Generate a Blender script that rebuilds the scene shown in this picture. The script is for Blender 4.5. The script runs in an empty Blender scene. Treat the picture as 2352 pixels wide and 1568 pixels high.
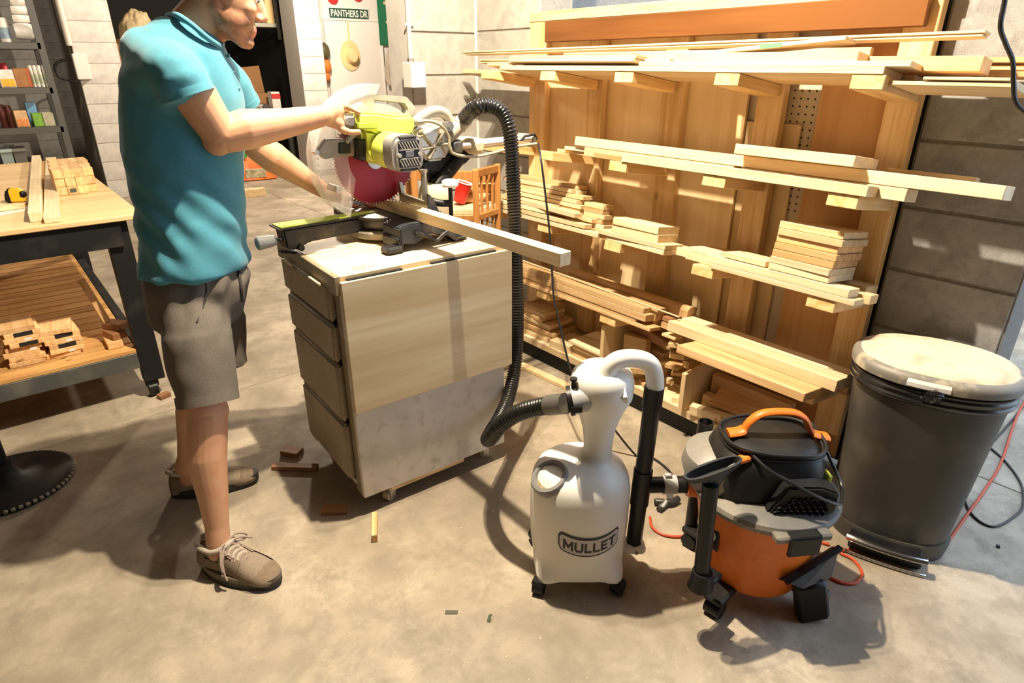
import bpy, bmesh, math, random
from math import sin, cos, pi, radians, sqrt, atan2, hypot
from mathutils import Vector, Matrix, noise

random.seed(7)
scene = bpy.context.scene
COL = scene.collection

# ------------------------------------------------------------------ camera
FPX, PITCH, HCAM = 1441.8, radians(23.87), 1.42
AX = radians(50.447)                      # heading of the view measured from world +X
FH = Vector((cos(AX), sin(AX), 0.0))      # horizontal forward
RT = Vector((sin(AX), -cos(AX), 0.0))     # image right
FW = FH * cos(PITCH) - Vector((0, 0, sin(PITCH)))
UP = FH * sin(PITCH) + Vector((0, 0, cos(PITCH)))
EYE = Vector((0, 0, HCAM))
cd = bpy.data.cameras.new('camera'); cam = bpy.data.objects.new('camera', cd)
COL.objects.link(cam)
cd.sensor_width = 36.0
cd.lens = FPX / 2352 * 36.0
cd.clip_start = 0.05
M = Matrix((RT, UP, -FW)).transposed().to_4x4(); M.translation = EYE
cam.matrix_world = M
scene.camera = cam

# ------------------------------------------------------------------ world, exposure
w = bpy.data.worlds.new('world'); scene.world = w; w.use_nodes = True
bg = w.node_tree.nodes['Background']
bg.inputs[0].default_value = (0.62, 0.78, 1.0, 1); bg.inputs[1].default_value = 2.3
vs = scene.view_settings
vs.view_transform = 'Standard'; vs.look = 'None'; vs.gamma = 1.0; vs.use_curve_mapping = False
vs.exposure = 0.55

# ------------------------------------------------------------------ geometry of the photographed place
def ray(x, y): return RT * (x - 1176) + UP * (784 - y) + FW * FPX
def onz(x, y, z=0.0):
    d = ray(x, y); return EYE + d * ((z - HCAM) / d.z)
def onx(x, y, X):
    d = ray(x, y); return EYE + d * (X / d.x)
def ony(x, y, Y):
    d = ray(x, y); return EYE + d * (Y / d.y)
def rd(x, y, D):
    d = ray(x, y); return EYE + d * (D / d.dot(FH))
def yat(px, X, z):            # Y of the point on the line (X, ., z) that stands in image column px
    k = px - 1176; v = Vector((X, 0, z - HCAM)); a = RT * FPX - FW * k
    return -a.dot(v) / a.y

# ------------------------------------------------------------------ helpers
def tag(o, label=None, cat=None, group=None, kind=None):
    if label: o['label'] = label
    if cat: o['category'] = cat
    if group: o['group'] = group
    if kind: o['kind'] = kind
    return o
def empty(name, loc=(0, 0, 0), rz=0, label=None, cat=None, group=None):
    o = bpy.data.objects.new(name, None); COL.objects.link(o)
    o.location = loc; o.rotation_euler = (0, 0, rz); o.empty_display_size = .05
    return tag(o, label, cat, group)
def link(name, me, parent=None, loc=None, rot=None):
    o = bpy.data.objects.new(name, me); COL.objects.link(o)
    if parent: o.parent = parent
    if loc is not None: o.location = loc
    if rot is not None: o.rotation_euler = rot
    return o
def mesh_bm(bm, mat, smooth=False, name='m'):
    me = bpy.data.meshes.new(name); bm.normal_update(); bm.to_mesh(me); bm.free()
    for m in (mat if isinstance(mat, (list, tuple)) else [mat]): me.materials.append(m)
    if smooth:
        for p in me.polygons: p.use_smooth = True
    return me
def autosmooth(me, ang=40):
    for p in me.polygons: p.use_smooth = True
    bm = bmesh.new(); bm.from_mesh(me)
    for e in bm.edges:
        if len(e.link_faces) == 2 and e.calc_face_angle(0) > radians(ang): e.smooth = False
    bm.to_mesh(me); bm.free(); return me
def bm_box(bm, c, s, rot=None, ch=0.0, mi=0):
    """box of size s centred at c, optional chamfer"""
    r = bmesh.ops.create_cube(bm, size=1.0)
    vs_ = r['verts']
    for v in vs_: v.co = Vector((v.co.x * s[0], v.co.y * s[1], v.co.z * s[2]))
    fs = list({f for v in vs_ for f in v.link_faces})
    if ch > 0:
        es = list({e for v in vs_ for e in v.link_edges})
        rr = bmesh.ops.bevel(bm, geom=es, offset=min(ch, .45 * min(s)), segments=1, affect='EDGES')
        vs_ = list({v for v in rr['verts']} | {v for v in vs_ if v.is_valid})
        fs = list({f for v in vs_ for f in v.link_faces})
    m = (rot.to_4x4() if rot is not None else Matrix()); m.translation = Vector(c)
    bmesh.ops.transform(bm, matrix=m, verts=vs_)
    for f in fs: f.material_index = mi
    return vs_
def box_me(s, mat, ch=0.0015):
    bm = bmesh.new(); bm_box(bm, (0, 0, 0), s, None, ch)
    return mesh_bm(bm, mat)
def box(name, lo, hi, mat, parent=None, ch=0.0015, rz=0):
    c = [(a + b) / 2 for a, b in zip(lo, hi)]; s = [abs(b - a) for a, b in zip(lo, hi)]
    return link(name, box_me(s, mat, ch), parent, c, (0, 0, rz))
def frame(axis):
    a = Vector(axis).normalized(); t = Vector((0, 0, 1)) if abs(a.z) < .95 else Vector((1, 0, 0))
    u = a.cross(t).normalized(); v = u.cross(a).normalized()
    return a, u, v
def bm_rings(bm, rings, cap=True, closed_u=True, mi=0):
    """rings: lists of Vectors with equal count"""
    vr = [[bm.verts.new(p) for p in r] for r in rings]
    n = len(rings[0]); fs = []
    for a, b in zip(vr, vr[1:]):
        for i in range(n if closed_u else n - 1):
            j = (i + 1) % n
            fs.append(bm.faces.new((a[i], a[j], b[j], b[i])))
    if cap:
        fs.append(bm.faces.new(list(reversed(vr[0])))); fs.append(bm.faces.new(vr[-1]))
    for f in fs: f.material_index = mi
    return fs
def bm_cyl(bm, p0, p1, r0, r1=None, n=20, cap=True, mi=0):
    p0, p1 = Vector(p0), Vector(p1); r1 = r0 if r1 is None else r1
    a, u, v = frame(p1 - p0)
    return bm_rings(bm, [[p + (u * cos(2 * pi * i / n) + v * sin(2 * pi * i / n)) * r for i in range(n)] for p, r in ((p0, r0), (p1, r1))], cap, True, mi)
def bm_lathe(bm, prof, c=(0, 0, 0), n=32, axis=(0, 0, 1), cap=True, mi=0, sx=1, sy=1):
    """prof: (radius, height) along axis"""
    a, u, v = frame(axis); c = Vector(c)
    if tuple(axis) == (0, 0, 1): u, v = Vector((1, 0, 0)), Vector((0, 1, 0))
    rings = [[c + a * h + (u * cos(2 * pi * i / n) * sx + v * sin(2 * pi * i / n) * sy) * max(r, 1e-4) for i in range(n)] for r, h in prof]
    return bm_rings(bm, rings, cap, True, mi)
def spline(pts, per=12):
    pts = [Vector(p) for p in pts]; out = []
    P = [pts[0] * 2 - pts[1]] + pts + [pts[-1] * 2 - pts[-2]]
    for i in range(1, len(P) - 2):
        a, b, c, d = P[i - 1:i + 3]
        for k in range(per):
            t = k / per
            out.append(.5 * ((2 * b) + (c - a) * t + (2 * a - 5 * b + 4 * c - d) * t * t + (3 * b - a - 3 * c + d) * t ** 3))
    out.append(pts[-1]); return out
def resample(pts, step):
    out = [pts[0].copy()]; acc = 0
    for a, b in zip(pts, pts[1:]):
        l = (b - a).length
        if l == 0: continue
        t = step - acc
        while t <= l:
            out.append(a.lerp(b, t / l)); t += step
        acc = l - (t - step)
    return out
def bm_tube(bm, pts, rad, n=12, cap=True, mi=0):
    """tube along points; rad number or list"""
    pts = [Vector(p) for p in pts]; rings = []; up = None
    for i, p in enumerate(pts):
        t = (pts[min(i + 1, len(pts) - 1)] - pts[max(i - 1, 0)]).normalized()
        if up is None: _, u, v = frame(t)
        else:
            u = (up - t * up.dot(t)).normalized(); v = t.cross(u)
        up = u
        r = rad[i] if isinstance(rad, (list, tuple)) else rad
        rings.append([p + (u * cos(2 * pi * k / n) + v * sin(2 * pi * k / n)) * r for k in range(n)])
    return bm_rings(bm, rings, cap, True, mi)
def part(name, bm, mat, parent, smooth=True, ang=40):
    me = mesh_bm(bm, mat)
    if smooth: autosmooth(me, ang)
    return link(name, me, parent)
def bm_prism(bm, poly, depth, M4=None, mi=0):
    """poly: 2-D points (x, z), extruded along +y by depth from y=0; M4 moves it"""
    M4 = M4 or Matrix()
    a = [M4 @ Vector((x, 0, z)) for x, z in poly]; b = [M4 @ Vector((x, depth, z)) for x, z in poly]
    fs = bm_rings(bm, [a, b], True, True, mi)
    bmesh.ops.recalc_face_normals(bm, faces=fs)
    return fs
def text_me(s, size, mat, extrude=.0005, font_scale_x=1.0, align='CENTER', bold=0.0, shear=0):
    cu = bpy.data.curves.new('t', 'FONT'); cu.body = s; cu.size = size; cu.extrude = extrude
    cu.align_x = align; cu.align_y = 'CENTER'; cu.offset = bold; cu.shear = shear; cu.resolution_u = 3
    o = bpy.data.objects.new('t', cu); COL.objects.link(o)
    dg = bpy.context.evaluated_depsgraph_get(); me = bpy.data.meshes.new_from_object(o.evaluated_get(dg))
    bpy.data.objects.remove(o); bpy.data.curves.remove(cu)
    for v in me.vertices: v.co.x *= font_scale_x
    me.materials.clear(); me.materials.append(mat)
    return me

# ------------------------------------------------------------------ materials
def nodes(name):
    m = bpy.data.materials.new(name); m.use_nodes = True
    nt = m.node_tree; return m, nt, nt.nodes['Principled BSDF']
def N(nt, t, **kw):
    n = nt.nodes.new(t)
    for k, v in kw.items():
        if k.startswith('i_'): n.inputs[k[2:].replace('_', ' ')].default_value = v
        else: setattr(n, k, v)
    return n
def c4(c): return (*c[:3], 1)
def mixc(nt, fac, a, b, mode='MIX'):
    m = nt.nodes.new('ShaderNodeMix'); m.data_type = 'RGBA'; m.blend_type = mode
    L = nt.links.new
    for s, v in ((m.inputs[0], fac), (m.inputs[6], a), (m.inputs[7], b)):
        if hasattr(v, 'links'): L(v, s)
        else: s.default_value = v if not isinstance(v, tuple) else c4(v)
    return m.outputs[2]
def ramp(nt, src, stops):
    r = nt.nodes.new('ShaderNodeValToRGB'); nt.links.new(src, r.inputs[0])
    e = r.color_ramp.elements
    while len(e) < len(stops): e.new(.5)
    for el, (p, c) in zip(e, stops): el.position = p; el.color = c4(c) if isinstance(c, tuple) else (c, c, c, 1)
    return r.outputs[0]
def coords(nt, scale=(1, 1, 1), which='Object', rnd=False):
    tc = nt.nodes.new('ShaderNodeTexCoord'); mp = nt.nodes.new('ShaderNodeMapping')
    nt.links.new(tc.outputs[which], mp.inputs[0]); mp.inputs[3].default_value = scale
    if rnd:
        oi = nt.nodes.new('ShaderNodeObjectInfo'); ml = nt.nodes.new('ShaderNodeVectorMath'); ml.operation = 'SCALE'
        cb = nt.nodes.new('ShaderNodeCombineXYZ')
        for i in range(3): nt.links.new(oi.outputs['Random'], cb.inputs[i])
        nt.links.new(cb.outputs[0], ml.inputs[0]); ml.inputs[3].default_value = 37.0
        nt.links.new(ml.outputs[0], mp.inputs[1])
    return mp.outputs[0]
def bump(nt, bs, h, strength=.2, dist=.002):
    b = nt.nodes.new('ShaderNodeBump'); b.inputs['Strength'].default_value = strength; b.inputs['Distance'].default_value = dist
    nt.links.new(h, b.inputs['Height']); nt.links.new(b.outputs[0], bs.inputs['Normal'])
def plain(name, col, rough=.5, metal=0.0, var=.06, scale=40, bumps=0.0, dust=None, dust_amt=.5, dscale=9, spec=None, **kw):
    """slightly uneven plain surface, optionally with blotchy dust"""
    m, nt, bs = nodes(name)
    co = coords(nt)
    nz = N(nt, 'ShaderNodeTexNoise', i_Scale=scale, i_Detail=4.0); nt.links.new(co, nz.inputs[0])
    a = tuple(max(0, c * (1 - var)) for c in col); b = tuple(min(1, c * (1 + var)) for c in col)
    c = ramp(nt, nz.outputs[0], [(.3, a), (.7, b)])
    if dust:
        n2 = N(nt, 'ShaderNodeTexNoise', i_Scale=dscale, i_Detail=6.0); nt.links.new(co, n2.inputs[0])
        f = ramp(nt, n2.outputs[0], [(.62 - .35 * dust_amt, 0.0), (.85 - .25 * dust_amt, 1.0)])
        c = mixc(nt, f, c, dust)
    nt.links.new(c, bs.inputs['Base Color'])
    bs.inputs['Roughness'].default_value = rough; bs.inputs['Metallic'].default_value = metal
    if spec is not None: bs.inputs['Specular IOR Level'].default_value = spec
    for k, v in kw.items(): bs.inputs[k.replace('_', ' ')].default_value = v
    if bumps: bump(nt, bs, nz.outputs[0], bumps, .001)
    return m
def wood(name, light, dark, axis=1, rough=.55, knots=.5, fine=90, contrast=.5, rndamt=.12):
    """grain runs along the local axis"""
    m, nt, bs = nodes(name)
    sc = [1, 1, 1]; sc[axis] = .06
    co = coords(nt, tuple(sc), rnd=True)
    n1 = N(nt, 'ShaderNodeTexNoise', i_Scale=fine, i_Detail=3.0, i_Roughness=.6); nt.links.new(co, n1.inputs[0])
    n2 = N(nt, 'ShaderNodeTexNoise', i_Scale=fine * .22, i_Detail=2.0, i_Distortion=.8); nt.links.new(co, n2.inputs[0])
    wv = N(nt, 'ShaderNodeTexWave', i_Scale=fine * .16, i_Distortion=6.0, i_Detail=2.0); nt.links.new(co, wv.inputs[0])
    f = N(nt, 'ShaderNodeMath', operation='ADD'); nt.links.new(n1.outputs[0], f.inputs[0]); nt.links.new(n2.outputs[0], f.inputs[1])
    f2 = N(nt, 'ShaderNodeMath', operation='MULTIPLY_ADD'); nt.links.new(wv.outputs[0], f2.inputs[0]); f2.inputs[1].default_value = .16; nt.links.new(f.outputs[0], f2.inputs[2])
    mid = tuple(l * (1 - contrast) + d * contrast for l, d in zip(light, dark))
    mg = N(nt, 'ShaderNodeMapRange'); nt.links.new(f2.outputs[0], mg.inputs[0]); mg.inputs[1].default_value = .75; mg.inputs[2].default_value = 1.4
    c = ramp(nt, mg.outputs[0], [(.22, light), (.62, mid), (.95, dark)])
    oi = nt.nodes.new('ShaderNodeObjectInfo')
    hs = nt.nodes.new('ShaderNodeHueSaturation')
    mr = N(nt, 'ShaderNodeMapRange'); nt.links.new(oi.outputs['Random'], mr.inputs[0]); mr.inputs[3].default_value = 1 - rndamt; mr.inputs[4].default_value = 1 + rndamt
    nt.links.new(mr.outputs[0], hs.inputs['Value']); nt.links.new(c, hs.inputs['Color']); c = hs.outputs[0]
    if knots:
        sk = [1, 1, 1]; sk[axis] = .5
        ck = coords(nt, tuple(sk), rnd=True)
        v = N(nt, 'ShaderNodeTexVoronoi', i_Scale=6.0); nt.links.new(ck, v.inputs[0])
        kf = ramp(nt, v.outputs['Distance'], [(.05, .85 * knots), (.085, 0.0)])
        c = mixc(nt, kf, c, tuple(d * .45 for d in dark))
    nt.links.new(c, bs.inputs['Base Color']); bs.inputs['Roughness'].default_value = rough
    bs.inputs['Specular IOR Level'].default_value = .3
    bump(nt, bs, n1.outputs[0], .12, .001)
    return m
def glassy(name, col, alpha=.3, rough=.15):
    m, nt, bs = nodes(name)
    bs.inputs['Base Color'].default_value = c4(col); bs.inputs['Roughness'].default_value = rough
    bs.inputs['Alpha'].default_value = alpha
    return m

PINE = wood('pine', (.75, .57, .34), (.60, .40, .19))
PINE2 = wood('pale_pine', (.77, .63, .42), (.64, .47, .26), knots=.25)
PINER = wood('rack_pine', (.82, .60, .33), (.64, .40, .16), knots=.7)
PLY = wood('plywood', (.78, .60, .35), (.67, .48, .25), axis=2, knots=0, fine=26, contrast=.4)
PLYD = wood('lauan_plywood', (.58, .34, .15), (.46, .24, .09), axis=2, knots=.2, fine=36)
OAK = wood('oak', (.62, .42, .22), (.44, .25, .10), knots=0)
MAHOG = wood('stained_plank', (.20, .078, .022), (.045, .014, .004), knots=.4, fine=11, contrast=.55, rough=.4)
SPF = wood('stud_wood', (.80, .52, .26), (.62, .34, .14), knots=.15, rndamt=.2)
BROWNB = wood('brown_scrap', (.34, .17, .08), (.2, .09, .04), knots=0)
HONEY = wood('honey_wood', (.46, .22, .07), (.32, .13, .035), axis=2, knots=0, rough=.3)
EDGEPLY = wood('ply_edge', (.80, .60, .36), (.45, .28, .12), axis=0, fine=140, knots=0, contrast=.8)
CLEARGRAY = plain('end_grain', (.50, .42, .34), .8, var=.2, scale=120)
BLACKM = plain('black_metal', (.012, .0125, .013), .5, .2, dust=(.04, .035, .03), dust_amt=.25, spec=.3)
BLACKP = plain('black_plastic', (.007, .007, .008), .4, dust=(.025, .022, .018), dust_amt=.2, spec=.3)
CHROME = plain('chrome', (.75, .75, .75), .18, 1.0, var=.03)
STEEL = plain('steel', (.48, .47, .45), .35, .9, dust=(.55, .47, .33), dust_amt=.35)
WHITEP = plain('white_plastic', (.86, .85, .82), .4, var=.02)

# ------------------------------------------------------------------ lamps of the room (fixtures with their bulbs) and one added fill lamp
def ceiling_lamp(label, loc, power, bulbs, col=(1.0, .855, .64), rad=.022):
    t = empty('ceiling_lamp', loc, 0, label, 'lamp')
    bm = bmesh.new(); bm_lathe(bm, [(.07, .15), (.07, .13), (.02, .12), (.02, .05), (.16, .0), (.165, -.01)], n=28, cap=False); part('shade', bm, BLACKM, t)
    for i, (dx, dy, dz, fr) in enumerate(bulbs):
        l = bpy.data.lights.new('bulb_light', 'POINT'); l.energy = power * fr; l.color = col; l.shadow_soft_size = rad
        o = bpy.data.objects.new('bulb_light', l); COL.objects.link(o); o.parent = t; o.location = (dx, dy, dz - .08)
    return t
ceiling_lamp('black ceiling lamp above the saw cart', (1.03, 1.46, 2.82), 385, [(0, 0, 0, .76), (.01, .14, 0, .24)])
ceiling_lamp('black ceiling lamp in the back of the workshop', (3.2, 7.1, 2.8), 330, [(0, 0, 0, 1)], (1.0, .84, .66), .12)

ceiling_lamp('added unseen fill lamp brightening the recess by the storage shelf', (-.4, 6.3, 2.8), 80, [(0, 0, 0, 1)], (1.0, .84, .66), .12)  # added lamp without a known fixture, brightens the recess wall and shelf goods

# ------------------------------------------------------------------ the setting
def concrete(name, a, b, c, scale=1.0, bumps=.25, rough=.75):
    m, nt, bs = nodes(name)
    co = coords(nt, (1, 1, 1))
    n1 = N(nt, 'ShaderNodeTexNoise', i_Scale=1.6 * scale, i_Detail=9.0, i_Roughness=.62, i_Distortion=.25); nt.links.new(co, n1.inputs[0])
    n2 = N(nt, 'ShaderNodeTexNoise', i_Scale=7 * scale, i_Detail=9.0, i_Roughness=.74, i_Distortion=.3); nt.links.new(co, n2.inputs[0])
    n3 = N(nt, 'ShaderNodeTexNoise', i_Scale=160 * scale, i_Detail=3.0); nt.links.new(co, n3.inputs[0])
    k = ramp(nt, n1.outputs[0], [(.32, a), (.5, b), (.7, c)])
    f = ramp(nt, n2.outputs[0], [(.44, 0.0), (.68, .9)])
    k = mixc(nt, f, k, tuple(x * .62 for x in b))
    sp = ramp(nt, n3.outputs[0], [(.62, 0.0), (.75, .35)])
    k = mixc(nt, sp, k, tuple(x * .7 for x in a))
    nt.links.new(k, bs.inputs['Base Color'])
    r = ramp(nt, n2.outputs[0], [(.3, rough - .22), (.7, rough)]); nt.links.new(r, bs.inputs['Roughness'])
    ad = N(nt, 'ShaderNodeMath', operation='ADD'); nt.links.new(n2.outputs[0], ad.inputs[0]); nt.links.new(n3.outputs[0], ad.inputs[1])
    bump(nt, bs, ad.outputs[0], bumps, .002)
    return m
FLOORM = concrete('floor_concrete', (.19, .15, .105), (.36, .30, .222), (.55, .465, .355), 1.0, .12)
JOINTM = plain('joint_dark', (.10, .085, .065), .9)
BLOCKG = concrete('grey_block', (.29, .285, .28), (.37, .365, .36), (.44, .435, .43), 2.2, .8, .9)
MORTG = plain('grey_mortar', (.20, .185, .165), .95, var=.2, scale=60, bumps=.5)
BLOCKW = concrete('painted_block', (.36, .335, .295), (.47, .45, .41), (.52, .50, .46), 1.1, .6, .7)
MORTW = plain('painted_mortar', (.33, .30, .26), .9, var=.15, scale=60, bumps=.4)
BLOCKS = concrete('smooth_painted_block', (.60, .57, .53), (.63, .60, .56), (.66, .63, .59), .6, .08, .6)
PAINT = plain('white_wall_paint', (.74, .71, .66), .7, var=.03, scale=6)
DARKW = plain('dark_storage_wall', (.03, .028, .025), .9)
CEIL = plain('ceiling_boards', (.10, .085, .07), .9)
DIMW = plain('dim_block_wall', (.10, .09, .08), .9)

fl = box('floor', (-4.0, -3.4, -.15), (8.2, 13.2, -.006), JOINTM, None, 0); tag(fl, kind='structure')
slab_x = [(-4.0, -1.83), (-1.83, 2.598), (2.603, 8.2)]; slab_y = [(-3.4, -1.56), (-1.555, 2.866), (2.871, 7.298), (7.303, 13.2)]
for (x0, x1) in slab_x:
    for (y0, y1) in slab_y:
        s = box('slab', (x0, y0, -.03), (x1, y1, 0), FLOORM, None, .0015); s.parent = fl
        s.location = Vector(((x0 + x1) / 2, (y0 + y1) / 2, -.015)) - fl.location

def block_wall(name, lo, hi, axis, face, bmat, mmat, zoff=0.0, blen=.40, crs=.203, zlim=None, seen=None, gap=.010, proud=.004):
    """solid wall lo..hi; blocks stand proud on the face ('-x' or '-y')"""
    wl = box(name, lo, hi, mmat, None, 0); tag(wl, kind='structure')
    k0 = -1; cache = {}
    z1 = zlim or hi[2]
    a0, a1 = (lo[1], hi[1]) if axis == 'y' else (lo[0], hi[0])
    if seen: a0, a1 = seen
    k = 0; z = lo[2] + zoff
    while z < z1 - .02:
        zz0, zz1 = max(z, lo[2]), min(z + crs, z1)
        off = 0 if k % 2 == 0 else blen / 2
        a = a0 - off
        while a < a1 - .005:
            b0, b1 = max(a, a0), min(a + blen, a1)
            if b1 - b0 > .03 and zz1 - zz0 > .03:
                L = b1 - b0 - gap; Hh = zz1 - zz0 - gap
                s = (.02, L, Hh) if axis == 'y' else (L, .02, Hh)
                key = tuple(round(q, 3) for q in s)
                if key not in cache: cache[key] = box_me(s, bmat, .003)
                c = Vector(((b0 + b1) / 2,) * 3); c.z = (zz0 + zz1) / 2
                if face == '-x': c.x = lo[0] - proud + .01 + random.uniform(-.001, .001)
                elif face == '-y': c.y = lo[1] - proud + .01 + random.uniform(-.001, .001)
                elif face == '+x': c.x = hi[0] + proud - .01
                o = link('block', cache[key], wl, c - wl.location)
            a += blen
        z += crs; k += 1
    return wl

XW = 2.25
block_wall('wall_right_pier', (XW, .395, 0), (XW + .2, .76, 2.95), 'y', '-x', BLOCKG, MORTG, -.012, .80, seen=(.395, .76), zlim=1.9)
block_wall('wall_left_pier', (XW, 2.50, 0), (XW + .2, 3.035, 2.95), 'y', '-x', BLOCKW, MORTW, -.05, 1.2, zlim=1.9, gap=.010, proud=.007)
w1 = block_wall('wall_partition', (1.83, 3.035, 0), (8.0, 3.235, 2.95), 'x', '-y', BLOCKW, MORTW, -.06, 1.2, zlim=1.9, seen=(1.83, XW), gap=.012, proud=.009)
pe = box('end_face', (1.826, 3.033, 0), (1.836, 3.235, 2.7), BLOCKS, None, .002); pe.parent = w1; pe.location = pe.location - w1.location
tr = box('trim_1', (XW - .012, 3.012, 0), (XW - .001, 3.030, 2.7), PAINT, None, .001); tag(tr, kind='structure')
tag(box('wall_outer', (8.0, -3.4, 0), (8.2, 13.2, 4.0), PAINT, None, 0), kind='structure')
tag(box('wall_left', (-4.2, -3.4, 0), (-4.0, 13.2, 2.95), DIMW, None, 0), kind='structure')
tag(box('wall_front', (-4.0, -3.4, 0), (2.45, -3.2, 2.95), DIMW, None, 0), kind='structure')
tag(box('wall_daylight_block', (XW, -3.2, 0), (XW + .2, -1.5, 2.95), BLOCKG, None, 0), kind='structure')  # unseen wall added to narrow the opening and cut the daylight fill
tag(box('ceiling', (-4.2, -3.4, 2.95), (2.45, 3.235, 2.85), CEIL, None, 0), kind='structure')
tag(box('ceiling_rear', (-4.2, 3.235, 2.95), (8.2, 13.2, 2.85), CEIL, None, 0), kind='structure')

# back of the room: block pillars, dark storage recess, white cupboard door
YB = 8.5
def xb(px, py, Y): return ony(px, py, Y).x
p1l, p1r = xb(137, 0, YB) - 0, xb(245, 0, YB)
p2l, p2r = xb(672, 0, YB), xb(729.7, 0, YB)
block_wall('wall_back_pillar', (p1l, YB, 0), (p1r, YB + .9, 2.95), 'x', '-y', BLOCKS, MORTW, 0, 1.6, gap=.006, proud=.003, zlim=2.6)
pp = block_wall('wall_storage_pillar', (p2l, YB, 0), (p2r, YB + .45, 2.95), 'x', '-y', BLOCKS, MORTW, .08, 1.6, gap=.006, proud=.003, zlim=2.6)
block_wall('wall_back_recess', (-4.0, 11.0, 0), (p1r - .16, 11.2, 2.95), 'x', '-y', BLOCKS, MORTW, .05, 3.2, gap=.006, proud=.003, zlim=2.4, seen=(.2, p1r - .16))
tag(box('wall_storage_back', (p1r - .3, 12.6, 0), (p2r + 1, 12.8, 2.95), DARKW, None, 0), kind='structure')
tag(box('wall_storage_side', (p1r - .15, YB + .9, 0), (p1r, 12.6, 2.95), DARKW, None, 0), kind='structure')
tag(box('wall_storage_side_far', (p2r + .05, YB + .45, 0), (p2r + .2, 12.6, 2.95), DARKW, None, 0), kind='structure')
YD = 9.3
tag(box('wall_back_white', (p2r + .2, YD, 0), (8.0, YD + .2, 2.95), PAINT, None, 0), kind='structure')

# white cupboard door with moulding
DOORW = plain('white_door_paint', (.80, .76, .71), .5, var=.02)
def backrect(px0, py0, px1, py1, Y):
    a, b = ony(px0, py0, Y), ony(px1, py1, Y); return a, b
a = ony(744, 46, YD); b = ony(868, 52, YD)
dr = box('door_1', (a.x, YD - .035, .02), (b.x, YD - .005, a.z), DOORW, None, .004); tag(dr, kind='structure')
for (lo, hi) in (((a.x - .03, YD - .05, .02), (a.x, YD, a.z + .03)), ((b.x, YD - .05, .02), (b.x + .03, YD, a.z + .03)), ((a.x, YD - .05, a.z), (b.x, YD, a.z + .03))):
    o = box('moulding', lo, hi, DOORW, None, .004); o.parent = dr; o.location = o.location - dr.location

# street sign
SGREEN = plain('sign_green', (.03, .08, .055), .5); SWHITE = plain('sign_white', (.8, .78, .72), .5, var=.02)
c0 = ony(803, 32, YD - .03); sw = (ony(851, 33, YD).x - ony(757, 30, YD).x); shh = .165
sg = empty('street_sign', (c0.x, YD - .012, c0.z), 0, 'dark green street sign reading PANTHERS DR above the cupboard door', 'sign')
bm = bmesh.new(); bm_box(bm, (0, 0, 0), (sw, .012, shh), None, .004); part('border', bm, SWHITE, sg, False)
bm = bmesh.new(); bm_box(bm, (0, -.006, 0), (sw - .03, .008, shh - .03), None, .003); part('panel', bm, SGREEN, sg, False)
tm = text_me('PANTHERS DR', .12, SWHITE, .001, 1.0, bold=.0022)
wd = max(v.co.x for v in tm.vertices) - min(v.co.x for v in tm.vertices)
for v in tm.vertices: v.co.x *= (sw - .07) / wd
link('lettering', tm, sg, (0, -.0115, 0), (pi / 2, 0, 0))

# straw hat hanging by a strap
STRAW = plain('straw', (.80, .60, .30), .8, var=.12, scale=90, bumps=.6)
hc = ony(806, 128, YD - .06)
ht = empty('straw_hat', (hc.x, YD - .045, hc.z), 0, 'straw sun hat hanging on the white cupboard door', 'hat')
bm = bmesh.new()
n = 36
prof = [(.205, 0), (.20, -.008), (.12, -.012), (.105, -.03), (.10, -.08), (.085, -.115), (.05, -.125), (.0, -.115)]
rings = [[Vector((r * .76 * cos(2 * pi * i / n), h, r * sin(2 * pi * i / n))) for i in range(n)] for r, h in prof]
bm_rings(bm, rings, True); part('straw_body', bm, STRAW, ht)
bm = bmesh.new(); bm_box(bm, (0, -.004, .29), (.02, .004, .34)); part('strap', bm, STRAW, ht, False)

# green pennant, jacket, things hanging by the door
GREENF = plain('green_felt', (.015, .15, .07), .9, var=.15)
b0 = ony(866, -30, 9.2); b1 = ony(905, 104, 9.2)
pn = empty('green_banner', (b0.x, 9.24, b1.z), 0, 'dark green hanging banner beside the white door', 'banner')
bm = bmesh.new(); bm_box(bm, ((b1.x - b0.x) / 2 + .1, 0, (b0.z - b1.z) / 2 + .1), (b1.x - b0.x + .2, .012, b0.z - b1.z + .2), None, .003); part('cloth', bm, GREENF, pn, False)
bm = bmesh.new()
GOLD = plain('pale_gold', (.62, .52, .33), .7)
for k, (dx, dz, sx, sz) in enumerate(((.17, .30, .1, .03), (.20, .40, .06, .14), (.16, .55, .12, .04))): bm_box(bm, (dx, -.009, dz), (sx, .004, sz), Matrix.Rotation(.25, 3, 'Y'))
part('printed_shape', bm, GOLD, pn, False)
JACK = plain('canvas_jacket', (.42, .36, .28), .9, var=.15, scale=12)
jt = ony(897, 108, 9.15); jb = ony(906, 196, 9.15)
bm = bmesh.new()
rings = []
for k in range(9):
    t = k / 8; z = jt.z + (jb.z - jt.z) * t; wdt = .04 + .11 * sin(min(1, t * 1.5) * pi / 2); 
    rings.append([Vector((jt.x + .05 + .03 * t + wdt * cos(2 * pi * i / 16) * (1 + .15 * sin(3 * i + 4 * t)), 9.2 + .05 * sin(2 * pi * i / 16), z)) for i in range(16)])
bm_rings(bm, rings); tag(part('hanging_jacket', bm, JACK, None), 'tan canvas jacket hanging beside the green banner', 'jacket')
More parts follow.
